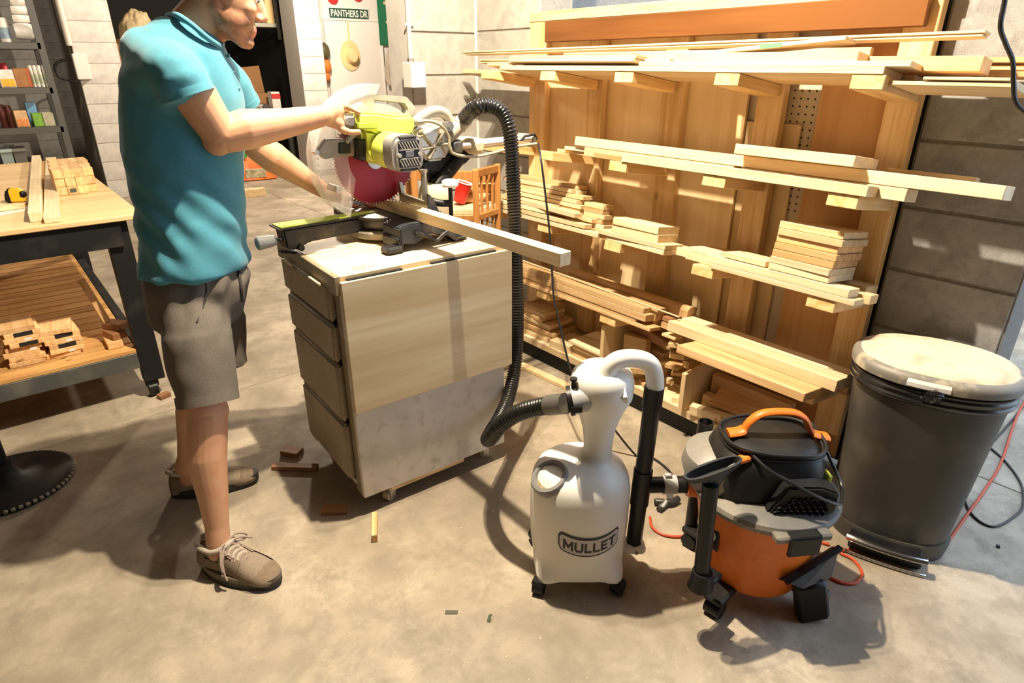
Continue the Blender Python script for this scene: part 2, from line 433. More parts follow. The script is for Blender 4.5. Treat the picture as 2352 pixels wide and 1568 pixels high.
for nm, lab, px, py, r, colr in (('orange_ball', 'orange round toy hanging by the pillar edge', 752, 152, .075, (.75, .22, .03)), ('small_orange_ball', 'smaller orange toy hanging below the larger orange one', 753, 176, .05, (.75, .20, .03)), ('olive_cap', 'dark olive cap hanging left of the white door', 747, 118, .09, (.10, .09, .04))):
    c = ony(px, py, YD - .1); bm = bmesh.new(); bm_lathe(bm, [(r * sin(pi * k / 10), -r * cos(pi * k / 10) * 1.3) for k in range(11)], (c.x - r * .3, YD - .1, c.z), 18)
    part_o = part(nm, bm, plain(nm + '_mat', colr, .5, var=.15), None); tag(part_o, lab, 'toy' if 'ball' in nm else 'cap')
for nm, lab, px, py in (('red_disc', 'left red round sign above the street sign', 765, -4), ('red_disc', 'right red round sign above the street sign', 822, -10)):
    c = ony(px, py, YD - .03); bm = bmesh.new(); bm_cyl(bm, (c.x, YD - .03, c.z), (c.x, YD - .005, c.z), .075, n=24); tag(part(nm, bm, plain('red_enamel', (.55, .03, .03), .4), None), lab, 'sign')

# conduit and outlet box on the partition, conduit by the back pillar
CONDUIT = plain('painted_conduit', (.60, .56, .50), .5)
cp = ony(939, 0, 3.02); cb_ = ony(943, 145, 3.02)
cn = empty('outlet_conduit', (cb_.x, 3.02, cb_.z), 0, 'painted conduit with square outlet box on the partition wall', 'conduit')
bm = bmesh.new(); bm_cyl(bm, (0, -.004, 0), (0, -.004, 1.1), .0115, n=14); part('pipe', bm, CONDUIT, cn)
bm = bmesh.new(); bm_box(bm, (0, -.004, .175), (.05, .012, .014), None, .002); part('clip', bm, CONDUIT, cn, False)
bm = bmesh.new(); bm_box(bm, (-.008, -.045, -.055), (.085, .085, .12), None, .004); part('outlet_box', bm, PAINT, cn, False)
bm = bmesh.new(); bm_cyl(bm, (.0, -.004, .003), (0, -.004, .022), .017, n=6); part('fitting', bm, STEEL, cn, False)
cn = empty('wall_conduit', (p1l - .02, YB - .03, 0), 0, 'grey conduit with switch box on the back pillar', 'conduit')
zt = ony(165, 105, YB).z; zb = ony(175, 172, YB).z
bm = bmesh.new(); bm_cyl(bm, (0, 0, zt), (0, 0, 2.6), .03, n=12); part('pipe', bm, CONDUIT, cn)
bm = bmesh.new(); bm_box(bm, (.06, 0, (zt + zb) / 2 - .06), (.13, .08, .25), None, .006); part('switch_box', bm, PAINT, cn, False)
bm = bmesh.new(); bm_tube(bm, spline([(-.03, -.02, zb + .16), (-.17, -.03, zb + .10), (-.16, -.03, zb - .02), (.0, -.02, zb - .07)]), .012); part('cord_loop', bm, BLACKP, cn)

# ------------------------------------------------------------------ storage shelf far left
YS = 8.1
def sx_(px, py): return ony(px, py, YS).x
SHM = plain('shelf_steel', (.10, .10, .095), .5, .2)
shx1 = sx_(112, 200) + .03; shx0 = -.9
levels = [ony(40, 97, YS).z, ony(60, 201, YS).z, ony(70, 293, YS).z, ony(40, 338, YS).z - .27, .06]
sh = empty('storage_shelf', ((shx0 + shx1) / 2, YS + .2, 0), 0, 'grey metal storage shelf stocked with groceries at the back left', 'shelf')
def shp(nm, lo, hi, m):
    o = box(nm, lo, hi, m, None, .003); o.parent = sh; o.location = o.location - sh.location
for z in levels:
    shp('shelf_board', (shx0, YS, z - .06), (shx1, YS + .45, z), SHM)
for x in (shx0, shx1):
    for y in (YS, YS + .42): shp('upright', (x - .03, y, 0), (x + .03, y + .03, 2.5), SHM)
def good(nm, lab, cat, px0, py0, px1, py1, lev, colr, kind='box', Y=YS + .05, dp=.14, col2=None, grp=None):
    """something standing on shelf level lev, seen between the two columns"""
    z = levels[lev]; x0, x1 = ony(px0, py1, Y).x, ony(px1, py1, Y).x
    h = max(.04, ony((px0 + px1) / 2, py0, Y).z - z)
    m = plain(nm + '_mat%d' % random.randint(0, 9999), colr, .45, var=.2, scale=14)
    t = empty(nm, ((x0 + x1) / 2, Y + dp / 2, z), random.uniform(-.1, .1), lab, cat, grp)
    bm = bmesh.new(); wx = x1 - x0
    if kind == 'box': bm_box(bm, (0, 0, h / 2 + .001), (wx, dp, h), None, .004); part('carton', bm, m, t, False)
    elif kind == 'can': bm_lathe(bm, [(wx * .46, .001), (wx * .5, .006), (wx * .5, h * .93), (wx * .44, h), (0.001, h)], n=20); part('can_body', bm, m, t)
    elif kind == 'bag':
        rr = [[Vector((wx * .5 * (1 - .25 * (k / 6) ** 3) * cos(2 * pi * i / 16), dp * .5 * (1 - .8 * (k / 6) ** 2) * sin(2 * pi * i / 16), h * k / 6 + .001)) for i in range(16)] for k in range(7)]
        bm_rings(bm, rr); part('pouch', bm, m, t)
    elif kind == 'roll':
        bm_lathe(bm, [(.02, -wx / 2), (h * .5, -wx / 2), (h * .5, wx / 2), (.02, wx / 2)], (0, 0, h / 2 + .001), 20, (1, 0, 0)); part('roll', bm, m, t)
    if col2:
        bm = bmesh.new(); bm_box(bm, (0, -dp / 2 - .003, h * .28), (wx * .86, .006, h * .42)) if kind == 'box' else bm_lathe(bm, [(wx * .505, h * .15), (wx * .505, h * .6)], n=20, cap=False)
        part('printed_label', bm, plain(nm + '_print%d' % random.randint(0, 9999), col2, .5, var=.2, scale=20), t, False)
    return t
WH = (.78, .74, .68)
tw = [('paper_towel_pack', 'lowest white paper towel pack on the top shelf', 32, 52, 85, 90, 0), ]
z0 = levels[0]
for k, (pa, pb, lab) in enumerate((((30, 52), (84, 90), 'lowest white paper towel pack on the storage shelf'), ((28, 33), (77, 50), 'second white paper towel pack from the bottom of its pile'), ((24, 12), (74, 31), 'third white paper towel pack from the bottom of its pile'), ((20, -14), (67, 11), 'topmost white paper towel pack on the storage shelf'))):
    x0, x1 = sx_(*pa), sx_(*pb); zt_, zb_ = ony(50, pa[1], YS).z, ony(50, pb[1], YS).z
    t = empty('paper_towel_pack', ((x0 + x1) / 2, YS + .12, max(zb_, z0)), 0, lab, 'paper towels', 'paper towel packs')
    bm = bmesh.new()
    hh = zt_ - max(zb_, z0)
    bm_lathe(bm, [(.01, -(x1 - x0) / 2), (hh * .46, -(x1 - x0) / 2), (hh * .52, -(x1 - x0) / 2 + .03), (hh * .52, (x1 - x0) / 2 - .03), (hh * .46, (x1 - x0) / 2), (.01, (x1 - x0) / 2)], (0, 0, hh / 2), 22, (1, 0, 0), sx=1, sy=1)
    part('wrapped_rolls', bm, plain('towel_white', (.86, .83, .78), .35, var=.03), t)
good('white_canister', 'white lidded canister with blue print beside the paper towels', 'can', 2, 40, 30, 90, 0, WH, 'can', col2=(.25, .35, .45))
good('red_pouch', 'red pouch behind the yellow and white carton', 'pouch', 8, 145, 32, 194, 1, (.5, .03, .05), 'bag', Y=YS + .25)
good('snack_carton', 'yellow and white snack carton on the second shelf', 'carton', 2, 160, 38, 194, 1, WH, 'box', col2=(.85, .45, .03))
good('cardboard_tray', 'brown cardboard tray on the second shelf', 'carton', 38, 157, 68, 194, 1, (.35, .15, .04), 'box')
good('red_green_box', 'narrow red and green box beside the cardboard tray', 'carton', 68, 156, 76, 192, 1, (.5, .12, .04), 'box')
for k, (a_, b_) in enumerate(((75, 84), (85, 94), (95, 104), (106, 117))):
    good('food_can', ('%s pale tin can in the row on the second shelf' % ('leftmost', 'second', 'third', 'rightmost')[k]), 'can', a_, 150, b_, 190, 1, (.72, .70, .62), 'can', col2=(.45, .5, .35), grp='tins on the storage shelf')
good('dark_jar', 'dark red striped jar at the left of the third shelf', 'jar', 4, 240, 22, 287, 2, (.09, .02, .01), 'can')
good('dark_jar', 'dark red striped jar right of its twin on the third shelf', 'jar', 22, 242, 38, 287, 2, (.09, .02, .01), 'can')
good('tan_tub', 'tan tub with orange base on the third shelf', 'tub', 38, 254, 68, 286, 2, (.66, .42, .22), 'box', col2=(.7, .25, .08))
good('blue_packet', 'blue and white packet standing behind the green cartons', 'carton', 70, 234, 94, 286, 2, (.2, .42, .75), 'box', Y=YS + .24, dp=.06)
good('green_carton', 'green tea carton on the third shelf', 'carton', 79, 260, 102, 286, 2, (.2, .42, .05), 'box')
good('cream_carton', 'cream carton beside the green one on the third shelf', 'carton', 102, 259, 127, 286, 2, (.72, .68, .5), 'box')
for k, (pa, pb, colr, lab) in enumerate(((0, 28, (.30, .36, .36), 'grey green storage tub behind the workbench'), (30, 60, (.14, .13, .12), 'dark storage tub behind the workbench'))):
    x0, x1 = sx_(pa, 350), sx_(pb, 350)
    t = empty('storage_tub', ((x0 + x1) / 2, YS + .2, levels[3]), 0, lab, 'tub')
    bm = bmesh.new(); bm_rings(bm, [[Vector((sx * (x1 - x0) / 2 * f, sy * .15 * f, z)) for sx, sy in ((-1, -1), (1, -1), (1, 1), (-1, 1))] for f, z in ((.9, .001), (1, .22))]); part('tub_body', bm, plain('tub%d' % k, colr, .5), t, False)
    bm = bmesh.new(); bm_box(bm, (0, 0, .235), (x1 - x0 + .02, .33, .03), None, .006); part('lid', bm, plain('tublid%d' % k, tuple(c * 1.4 for c in colr), .5), t, False)

# dark storage recess: workbench with boxes, shelf, bag
def far_box(nm, lab, cat, px0, py0, px1, py1, Y, dp, colr, rz=0, zb=None, rough=.8):
    a, b = ony(px0, py1, Y), ony(px1, py1, Y); z0 = a.z if zb is None else zb; z1 = ony((px0 + px1) / 2, py0, Y).z
    t = empty(nm, ((a.x + b.x) / 2, Y + dp / 2, z0), rz, lab, cat)
    bm = bmesh.new(); bm_box(bm, (0, 0, (z1 - z0) / 2 + .001), (b.x - a.x, dp, z1 - z0), None, .004); part('body', bm, plain(nm + 'm%d' % random.randint(0, 9999), colr, rough, var=.15), t, False)
    return t
CARD = (.26, .13, .045)
ztab = ony(600, 252, 9.3).z
tb = empty('storage_bench', (2.9, 9.7, 0), 0, 'dark low bench holding boxes in the storage recess', 'bench')
for lo, hi in (((-.45, -.5, ztab - .05), (.75, .6, ztab)),):
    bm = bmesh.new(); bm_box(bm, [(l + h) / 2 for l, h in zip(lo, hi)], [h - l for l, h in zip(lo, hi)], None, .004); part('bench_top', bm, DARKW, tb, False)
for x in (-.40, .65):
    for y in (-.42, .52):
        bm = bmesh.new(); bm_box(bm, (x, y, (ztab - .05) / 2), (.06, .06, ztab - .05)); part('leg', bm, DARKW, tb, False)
t = far_box('open_cardboard_box', 'open brown cardboard box with a raised flap', 'box', 585, 214, 622, 246, 9.5, .3, CARD, 0, ztab)
bm = bmesh.new(); hh = ony(600, 153, 9.8).z - ztab; bm_box(bm, (.02, .16, hh / 2 + .003), (.28, .012, hh), Matrix.Rotation(-.08, 3, 'Y'), .002); part('flap', bm, plain('flapcard', CARD, .85), t, False)
far_box('white_carton', 'white carton left of the open cardboard box', 'box', 556, 196, 583, 240, 9.45, .2, (.5, .45, .37), 0, ztab)
far_box('brown_carton', 'small brown carton behind the white one', 'box', 548, 183, 572, 215, 9.85, .2, CARD, .2, ztab)
t = far_box('drill_box', 'white and red tool carton standing at the pillar', 'box', 628, 211, 647, 249, 9.25, .15, (.6, .56, .5), 0, ztab)
bm = bmesh.new(); bm_box(bm, (0, -.078, .17), (.12, .006, .06)); part('red_print', bm, plain('redprint', (.45, .03, .03), .5), t, False)
for k, (px, r, colr, lab) in enumerate(((605, .07, (.35, .33, .3), 'crumpled pale plastic on the storage bench'), (612, .08, (.05, .045, .04), 'dark bundled cloth on the storage bench'))):
    c = ony(px, 252, 9.22); bm = bmesh.new(); bmesh.ops.create_icosphere(bm, subdivisions=3, radius=r)
    for v in bm.verts: v.co *= 1 + .3 * noise.noise(v.co * 25); v.co.z = max(v.co.z * .6, -.03)
    o = part('crumpled_cloth' if k else 'crumpled_plastic', bm, plain('crumple%d' % k, colr, .6), None); o.location = (c.x, 9.3, ztab + .03); tag(o, lab, 'cloth' if k else 'plastic')
ss = ony(600, 57, 9.4); se = ony(643, 57, 9.4)
st = empty('wall_shelf', (se.x - .5, 9.65, ss.z), 0, 'grey metal shelf in the dark storage recess', 'shelf')
bm = bmesh.new(); bm_box(bm, (0, 0, 0), (1.0, .5, .05), None, .003); part('shelf_board', bm, plain('shelfgrey', (.34, .34, .28), .4, .4), st, False)
bm = bmesh.new(); bm_box(bm, (.47, -.26, .3), (.04, .03, .95), None, .003); part('upright', bm, SHM, st, False)
far_box('tan_carton', 'tan carton on the metal shelf by the pillar', 'box', 612, -20, 630, 36, 9.5, .2, (.62, .42, .2), 0, ss.z + .025)
# paper bag beside the man's shoulder
t = empty('paper_sack', (ony(330, 40, 9.0).x, 9.4, 1.38), 0, 'crumpled paper sack beside a brown box in the storage recess', 'sack')
bm = bmesh.new(); bmesh.ops.create_icosphere(bm, subdivisions=5, radius=.2)
for v in bm.verts: v.co *= 1 + .25 * noise.noise(v.co * 8) + .08 * noise.noise(v.co * 26); v.co.z *= 1.6; v.co.z += .3
part('sack_body', bm, plain('sackp', (.42, .33, .19), .7, var=.3, scale=10), t)
bm = bmesh.new(); bm_box(bm, (-.22, .1, .12), (.2, .2, .38), None, .004); part('box_side', bm, plain('sackbox', CARD, .8), t, False)
bm = bmesh.new(); bm_box(bm, (0, .05, -.04), (.9, .5, .04), None, .004); part('shelf_plate', bm, SHM, t, False)
bm = bmesh.new(); bm_box(bm, (.3, .2, -.72), (.04, .04, 1.32)); part('post', bm, SHM, t, False)
bm = bmesh.new(); bm_box(bm, (-.4, .2, -.72), (.04, .04, 1.32)); part('post', bm, SHM, t, False)

# orange bag on the floor, short offcut of lumber on the floor
gb = onz(590, 415)
bag = empty('plant_food_bag', (gb.x, gb.y + .1, 0), radians(-10), 'orange bag with green label lying by the storage recess', 'bag')
bm = bmesh.new()
rr = []
for k in range(8):
    t_ = k / 7; wq = .30 * (1 - .35 * t_); dq = .12 * (1 - .75 * t_ ** 2)
    rr.append([Vector((wq * cos(2 * pi * i / 20) - .12 * t_, dq * sin(2 * pi * i / 20) * (1 if True else 0) + .08 * t_, .012 + .48 * t_)) for i in range(20)])
bm_rings(bm, rr); part('bag_body', bm, plain('bag_orange', (.75, .16, .03), .35, var=.2, scale=8), bag)
bm = bmesh.new(); bm_box(bm, (-.12, -.095, .36), (.14, .01, .12), Matrix.Rotation(.3, 3, 'X')); part('green_label', bm, plain('bag_green', (.05, .35, .08), .5), bag, False)
bm = bmesh.new(); bm_box(bm, (-.25, -.10, .30), (.10, .03, .12), None, .02); part('black_cap', bm, BLACKP, bag)
bm = bmesh.new(); bm_box(bm, (.02, -.122, .10), (.26, .012, .12), Matrix.Rotation(.2, 3, 'X'), .004); part('photo_panel', bm, plain('bag_panel', (.45, .40, .25), .5, var=.5, scale=18), bag, False)
lb = onz(575, 452)
o = box('lumber_offcut', (lb.x - .3, lb.y - .05, .001), (lb.x + .17, lb.y + .05, .09), PINE, None, .003); tag(o, 'short lumber block on the floor near the orange bag', 'lumber')

# ------------------------------------------------------------------ lumber rack
XT, XP, SL = 1.92, 2.185, .15             # arm tips, post fronts, slope of the arms
TIP = {1: 1.393, 2: 1.072, 3: .751, 4: .427}
TA = math.atan(SL)
post_y = [(.760, .852), (1.186, 1.282), (1.600, 1.700), (2.025, 2.118), (2.40, 2.512)]
arm_y = [(.764, .853), (1.200, 1.289), (1.634, 1.723), (2.050, 2.139), (2.462, 2.551)]
rack = empty('lumber_rack', (XP, 1.64, 0), 0, 'pine lumber rack with stub arms and plywood back filling the wall opening', 'rack')
def rk(nm, lo, hi, m, ch=.002):
    o = box(nm, lo, hi, m, None, ch); o.parent = rack; o.location = o.location - rack.location; return o
PINEV = wood('rack_pine_upright', (.82, .60, .33), (.64, .40, .16), axis=2, knots=.8)
for k, (y0, y1) in enumerate(post_y):
    rk('post', (XP, y0, .16), (XP + .038, y1, 1.60), PINEV)
for row in (1, 2, 3, 4):
    for k, (y0, y1) in enumerate(arm_y):
        L = (XP - XT) / cos(TA)
        mid = Vector((XT + (XP - XT) / 2, (y0 + y1) / 2, TIP[row] - SL * (XP - XT) / 2 - .019 / cos(TA)))
        key = 'arm_me'
        if key not in globals(): globals()[key] = box_me((L, .089, .038), wood('arm_pine', (.84, .60, .30), (.62, .38, .14), axis=0, knots=.4), .002)
        o = link('arm', globals()[key], rack, mid - rack.location, (0, TA, 0))
# plywood back panels between the posts and pegboard behind the gap
XB = XP + .0385
panels = [(1.70, 2.025, .16, 1.60, PLY), (1.282, 1.600, .16, 1.60, PLY), (2.118, 2.40, .16, 1.60, PLY), (.852, 1.02, .16, 1.60, PLYD)]
panels = [(yat(1545, XB, 1.2), 2.52, .05, 1.61, PLY), (yat(1708, XB, 1.2), yat(1545, XB, 1.2) - .004, .05, 1.61, PLY), (.765, yat(1868, XB, 1.2), .05, 1.61, PLYD)]
for (y0, y1, z0, z1, m) in panels: rk('back_panel', (XB, y0, z0), (XB + .012, y1, z1), m, .001)
y0, y1 = yat(1868, XB, 1.2), yat(1708, XB, 1.2)
PEG = plain('pegboard', (.52, .44, .32), .6, var=.04)
XG = XB + .03
rk('pegboard', (XG, y0 - .1, .1), (XG + .006, y1 + .1, 1.61), PEG, 0)
HOLE = plain('hole_dark', (.01, .01, .01), .9)
hm = None
for i in range(9):
    for j in range(18):
        if hm is None:
            bm = bmesh.new(); bm_cyl(bm, (-.0006, 0, 0), (.001, 0, 0), .0035, n=8); hm = mesh_bm(bm, HOLE)
        link('peg_hole', hm, rack, Vector((XG, y0 + .004 + i * .0254, 1.36 - j * .0254)) - rack.location)
rk('backer_strip', (XG - .014, yat(1836, XG, 1.15), .2), (XG - .002, yat(1712, XG, 1.15), 1.225), PLY)
rk('backer_strip', (XG - .013, yat(1730, XG, .8), .2), (XG - .002, yat(1590, XG, .8), .80), PLY)
# top rail and framing above the arms
rk('top_rail', (XP - .004, .755, 1.598), (XP + .034, 2.508, 1.640), PINE)
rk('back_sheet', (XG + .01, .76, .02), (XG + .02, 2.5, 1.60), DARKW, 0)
# bottom tray
XF = 1.965
rk('tray_floor', (XF, .90, .105), (2.30 - .08, 2.52, .125), PINE2)
rk('tray_edge', (XF - .002, .90, .092), (XF + .01, 2.52, .127), PINE2)
rk('tray_base', (XF + .03, .90, .0), (XF + .05, 2.52, .105), BLACKM)
for yy, z1, th in ((1.715, .365, .02), (1.276, .30, .02)):
    o = rk('divider', (XF - .03, yy - th / 2, .125), (2.18, yy + th / 2, z1), PLY)

def board(lab, row, pxl, pxr, s0, dep, h0, th, m=None, yaw=0.0, name='lumber_board', dz=0.0, cat='board', grp=None, roll=0.0):
    """plank resting on the arms of a row; pxl/pxr are its ends as seen on its front face, s0 its distance in from the arm tips"""
    m = m or PINE
    X = XT + s0 * cos(TA); z = TIP[row] - SL * s0 + h0 + th / 2 + .0006
    yl, yr = yat(pxl, X, z), yat(pxr, X, z)
    L = yl - yr
    ctr = Vector((X, (yl + yr) / 2, TIP[row] - SL * s0))
    ux, uz = Vector((cos(TA), 0, -sin(TA))), Vector((sin(TA), 0, cos(TA)))
    p = ctr + ux * (dep / 2) + uz * (h0 + th / 2 + .0008)
    o = link(name, box_me((dep, L, th), m, .0015), None, p, None)
    o.rotation_euler = (Matrix.Rotation(yaw, 3, 'Z') @ Matrix.Rotation(TA, 3, 'Y') @ Matrix.Rotation(roll, 3, 'X')).to_euler()
    return tag(o, lab, cat, grp)
T1 = .019; T2 = .038
# ---- top shelf
board('long front plank lying on the arm tips of the top shelf', 1, 1147, 2030, .0, .13, 0, T1, PINE2)
board('rear plank of the top shelf lying against the posts', 1, 1062, 1640, .135, .12, 0, T1, PINE)
board('pale rear plank at the right of the top shelf', 1, 1650, 2100, .135, .12, 0, T1, PINE)
board('pale plank lying on the long front plank of the top shelf', 1, 1465, 2092, .002, .09, T1, T1 * .8, PINE2)
board('knotty pine length on the top shelf above the third arm', 1, 1545, 1968, .012, .075, .034, .027, PINE)
board('orange lumber length with a splintered end, right of the top shelf', 1, 1990, 2255, .08, .075, .0195, .038, SPF)
board('flat lumber length behind the splintered one on the top shelf', 1, 1945, 2218, .158, .089, .0195, .038, SPF)
board('thin board stub at the left of the top shelf', 1, 1117, 1160, .02, .07, .0195, .012, PINE2)
board('upper thin board at the left end of the top shelf', 1, 1099, 1178, .03, .06, .043, .0075, PINE)
board('lower thin board at the left end of the top shelf', 1, 1099, 1178, .035, .06, .0345, .0075, PINE2)
board('small block supporting the stack at the left of the top shelf', 1, 1150, 1174, .006, .02, .0195, .009, PINE2)
board('brown board under the stack on the top shelf', 1, 1200, 1455, .06, .06, .0195, .012, OAK)
board('lower board of the pale stack at the left of the top shelf', 1, 1166, 1452, -.004, .11, .0325, .0125, PINE2)
board('middle board of the pale stack at the left of the top shelf', 1, 1168, 1456, .002, .11, .0455, .0125, PINE2, .01)
board('top board of the pale stack at the left of the top shelf', 1, 1290, 1446, .006, .09, .0585, .009, PINE)
board('wide plank standing behind the pale stack on the top shelf', 1, 1315, 1990, .195, .02, .0195, .082, PINE)
board('short pale wedge right of the stack on the top shelf', 1, 1478, 1535, .03, .05, .0365, .011, PINE2)
b = board('very long thin moulding strip laid across the top shelf pile', 1, 1054, 2256, .10, .045, .102, .0075, PINE2, 0.0); b.rotation_euler.x = -.010
b = board('second moulding strip under the long one on the top shelf', 1, 1062, 2250, .104, .04, .0945, .007, PINE2, 0.0); b.rotation_euler.x = -.010
b = board('slanted board with green paint mark on the top shelf', 1, 1640, 1935, .02, .07, .0745, .012, PINE2); b.rotation_euler.x = -.075
GMARK = plain('green_paint', (.12, .42, .16), .6)
mk = box('green_mark', (-.0365, -.02, -.0063), (-.0352, .05, .0063), GMARK, None, 0); mk.parent = b
b = board('wide board sticking out right below the top shelf', 1, 2046, 2330, .03, .20, -.020, .011, PINE2)
b.location.z -= .002
board('thin board on the one sticking out right of the top shelf', 1, 2120, 2322, .025, .18, -.0085, .008, PINE2)
for k, (pl, pr, s, h) in enumerate(((2205, 2420, .20, .062), (2215, 2352, .21, .045), (2230, 2440, .19, .026))):
    board('%s thin trim strip reaching past the right end of the top shelf' % ('highest', 'middle', 'lowest')[k], 1, pl, pr, s + .02, .05, h + .0, .014, SPF)
mh = box('stained_plank', (XP - .034, .785, 1.512), (XP - .008, 2.372, 1.597), MAHOG, None, .003); tag(mh, 'dark stained plank standing on edge behind the top shelf', 'plank')
mh.rotation_euler.x = radians(-.25)
# ---- second shelf
board('long lumber length at the back of the second shelf, reaching past the rack', 2, 1317, 2305, .075, .089, T2, T2 * .97, PINE2)
board('long pale board at the arm tips of the second shelf', 2, 1426, 1992, -.004, .07, 0, T2 * .84, PINE2)
board('lumber length behind the front board, showing past its right end', 2, 1700, 2080, .068, .089, 0, T2 * .95, PINE2)
board('lower rear lumber on the second shelf', 2, 1340, 1680, .068, .12, 0, T2 * .95, PINE)
board('short wide board lying crosswise on top of the second shelf pile', 2, 1682, 1958, .012, .17, .0765, T2 * .85, PINE2)
board('thin strip at the far right of the second shelf', 2, 2034, 2238, .185, .04, .0765, .012, PINE)
board('block under the short board on the second shelf', 2, 1700, 1975, .175, .05, .0, .076, PINE)
board('lower dark offcut at the left of the second shelf', 2, 1362, 1424, .02, .045, 0, .020, OAK)
board('upper thin offcut at the left of the second shelf', 2, 1279, 1356, .10, .07, 0, .014, PINE)
board('short offcut lying over the left end of the second shelf', 2, 1296, 1372, .09, .07, .0145, .016, PINE2, .05)
# ---- third shelf
board('lower long board at the arm tips of the third shelf', 3, 1632, 1962, -.004, .07, 0, T1, PINE2)
board('upper long board at the arm tips of the third shelf', 3, 1620, 1948, -.002, .075, T1 + .0005, .026, PINE2)
board('rear lumber on the third shelf under the neat stack', 3, 1592, 1998, .085, .06, 0, .03, PINE)
board('filler board behind the long boards of the third shelf', 3, 1600, 1985, .15, .1, 0, .042, PINE)
board('short board left of the neat stack on the third shelf', 3, 1658, 1755, .01, .12, .048, T1, PINE2, 0, dz=0)
board('pale offcut behind the short board on the third shelf', 3, 1574, 1642, .05, .1, .0, .03, PINE2)
board('thin offcut on top of the pale one, third shelf', 3, 1582, 1652, .06, .08, .031, .018, PINE2)
hs = .0475
ords = ['lowest', 'second', 'third', 'fourth', 'fifth', 'sixth', 'topmost']
offs = [(1762, 1900, .003), (1764, 1902, .0), (1768, 1908, .01), (1772, 1916, .012), (1776, 1918, .02), (1778, 1928, .012), (1780, 1928, .02)]
for k, (pl, pr, s) in enumerate(offs):
    board('%s board of the neat stack on the third shelf' % ords[k], 3, pl, pr, s, .185, hs + k * .0228 - (.001 if k else 0), .0218, [PINE2, PINE2, SPF, SPF, SPF, PINE, PINE][k], random.uniform(-.02, .02), grp='neat stack of short boards')
board('lowest board of the short stack in the middle of the third shelf', 3, 1392, 1525, .004, .13, 0, T1, PINE2, -.02)
board('second board of the short stack in the middle of the third shelf', 3, 1372, 1524, .0, .12, T1 + .0005, T1, PINE2, .015)
board('third board of the short stack in the middle of the third shelf', 3, 1402, 1508, .012, .13, .039, .03, PINE2)
board('top board of the short stack in the middle of the third shelf', 3, 1403, 1506, .008, .14, .0695, .03, PINE2, .01)
board('pale lumber under the offcuts between the middle arms', 3, 1540, 1600, .08, .12, 0, .03, PINE2)
# loose pile at the left of the third shelf
pile = [(1112, 1372, -.005, .05, 0, .017, PINE2, 0), (1116, 1348, .048, .06, 0, .019, PINE, .0), (1120, 1250, .112, .05, 0, .019, PINE, 0), (1122, 1300, .165, .05, 0, .02, PINE, 0),
        (1116, 1338, .0, .05, .0205, .018, PINE2, .02), (1125, 1248, .055, .05, .0205, .019, PINE2, -.02), (1130, 1300, .115, .055, .0205, .019, PINE, .01), (1128, 1335, .17, .06, .0205, .02, PINE2, 0),
        (1130, 1245, .004, .05, .041, .018, PINE2, .05), (1150, 1352, .058, .05, .041, .019, PINE, .03), (1140, 1330, .115, .05, .041, .019, PINE2, -.02), (1150, 1330, .17, .06, .0415, .02, PINE2, 0),
        (1138, 1322, .01, .05, .0605, .02, PINE2, -.06), (1156, 1326, .115, .05, .0615, .019, PINE2, .01), (1150, 1325, .17, .06, .062, .019, PINE2, 0),
        (1150, 1262, .055, .05, .062, .019, PINE2, .03), (1158, 1328, .11, .05, .083, .018, PINE, .0), (1160, 1330, .165, .055, .083, .018, PINE2, 0), (1165, 1330, .17, .06, .103, .018, PINE, 0), (1170, 1345, .18, .05, .122, .018, PINE2, .02), (1164, 1320, .115, .05, .103, .018, PINE2, -.02), (1160, 1330, .125, .05, .122, .019, PINE, .02), (1158, 1322, .17, .06, .1415, .018, PINE2, -.02), (1150, 1300, .12, .05, .1425, .018, PINE2, .03), (1166, 1318, .165, .07, .161, .018, PINE, 0)]
nm = ['bottom front', 'bottom second row', 'bottom third row', 'bottom rear', 'second layer front', 'second layer inner', 'second layer middle', 'second layer rear', 'third layer front', 'third layer inner', 'third layer middle', 'third layer rear', 'slanting front', 'fourth layer middle', 'fourth layer rear', 'fourth layer inner', 'fifth layer middle', 'fifth layer rear', 'sixth layer', 'seventh layer rear', 'sixth layer middle', 'seventh layer middle', 'eighth layer rear', 'eighth layer middle', 'topmost']
for k, (pl, pr, s, d, h, t, m, yw) in enumerate(pile):
    board('%s stick in the loose pile at the left of the third shelf' % nm[k], 3, pl, pr, s, d, h, t, m, yw, grp='loose sticks on the third shelf')
for k in range(6):
    board('%s short block stacked at the end of the loose pile' % ('lowest', 'second', 'third', 'fourth', 'fifth', 'topmost')[k], 3, 1338 - k * .5, 1383 + (k % 2) * 3 - k * 1.2, .10 + .002 * (k % 3), .07, .0005 + k * .0205, .0198, [PINE, PINE2, OAK, PINE, OAK, PINE][k], random.uniform(-.04, .04), grp='short blocks on the third shelf')
# ---- fourth shelf
lay = [(1160, 1492, -.004, .07, 0, T1 * .8, 'lowest front'), (1160, 1500, .07, .06, 0, .03, 'lowest rear'), (1160, 1458, .002, .06, .0155, T1 * .8, 'second front'), (1160, 1502, .055, .075, .031, .03, 'second rear'),
       (1160, 1480, -.002, .055, .031, .03, 'third front'), (1160, 1520, .13, .06, 0, .03, 'back lower'), (1160, 1530, .132, .06, .031, .03, 'back upper'), (1160, 1506, .056, .07, .062, .022, 'top middle'), (1160, 1474, .0, .05, .0615, .022, 'top front')]
for k, (pl, pr, s, d, h, t, l) in enumerate(lay):
    board('%s oak plank in the long pile of the fourth shelf' % l, 4, pl, pr, s, d, h, t, OAK, 0, grp='oak planks on the fourth shelf')
b = board('rounded brown handrail length on the fourth shelf', 4, 1300, 1575, .13, .055, .0625, .045, OAK)
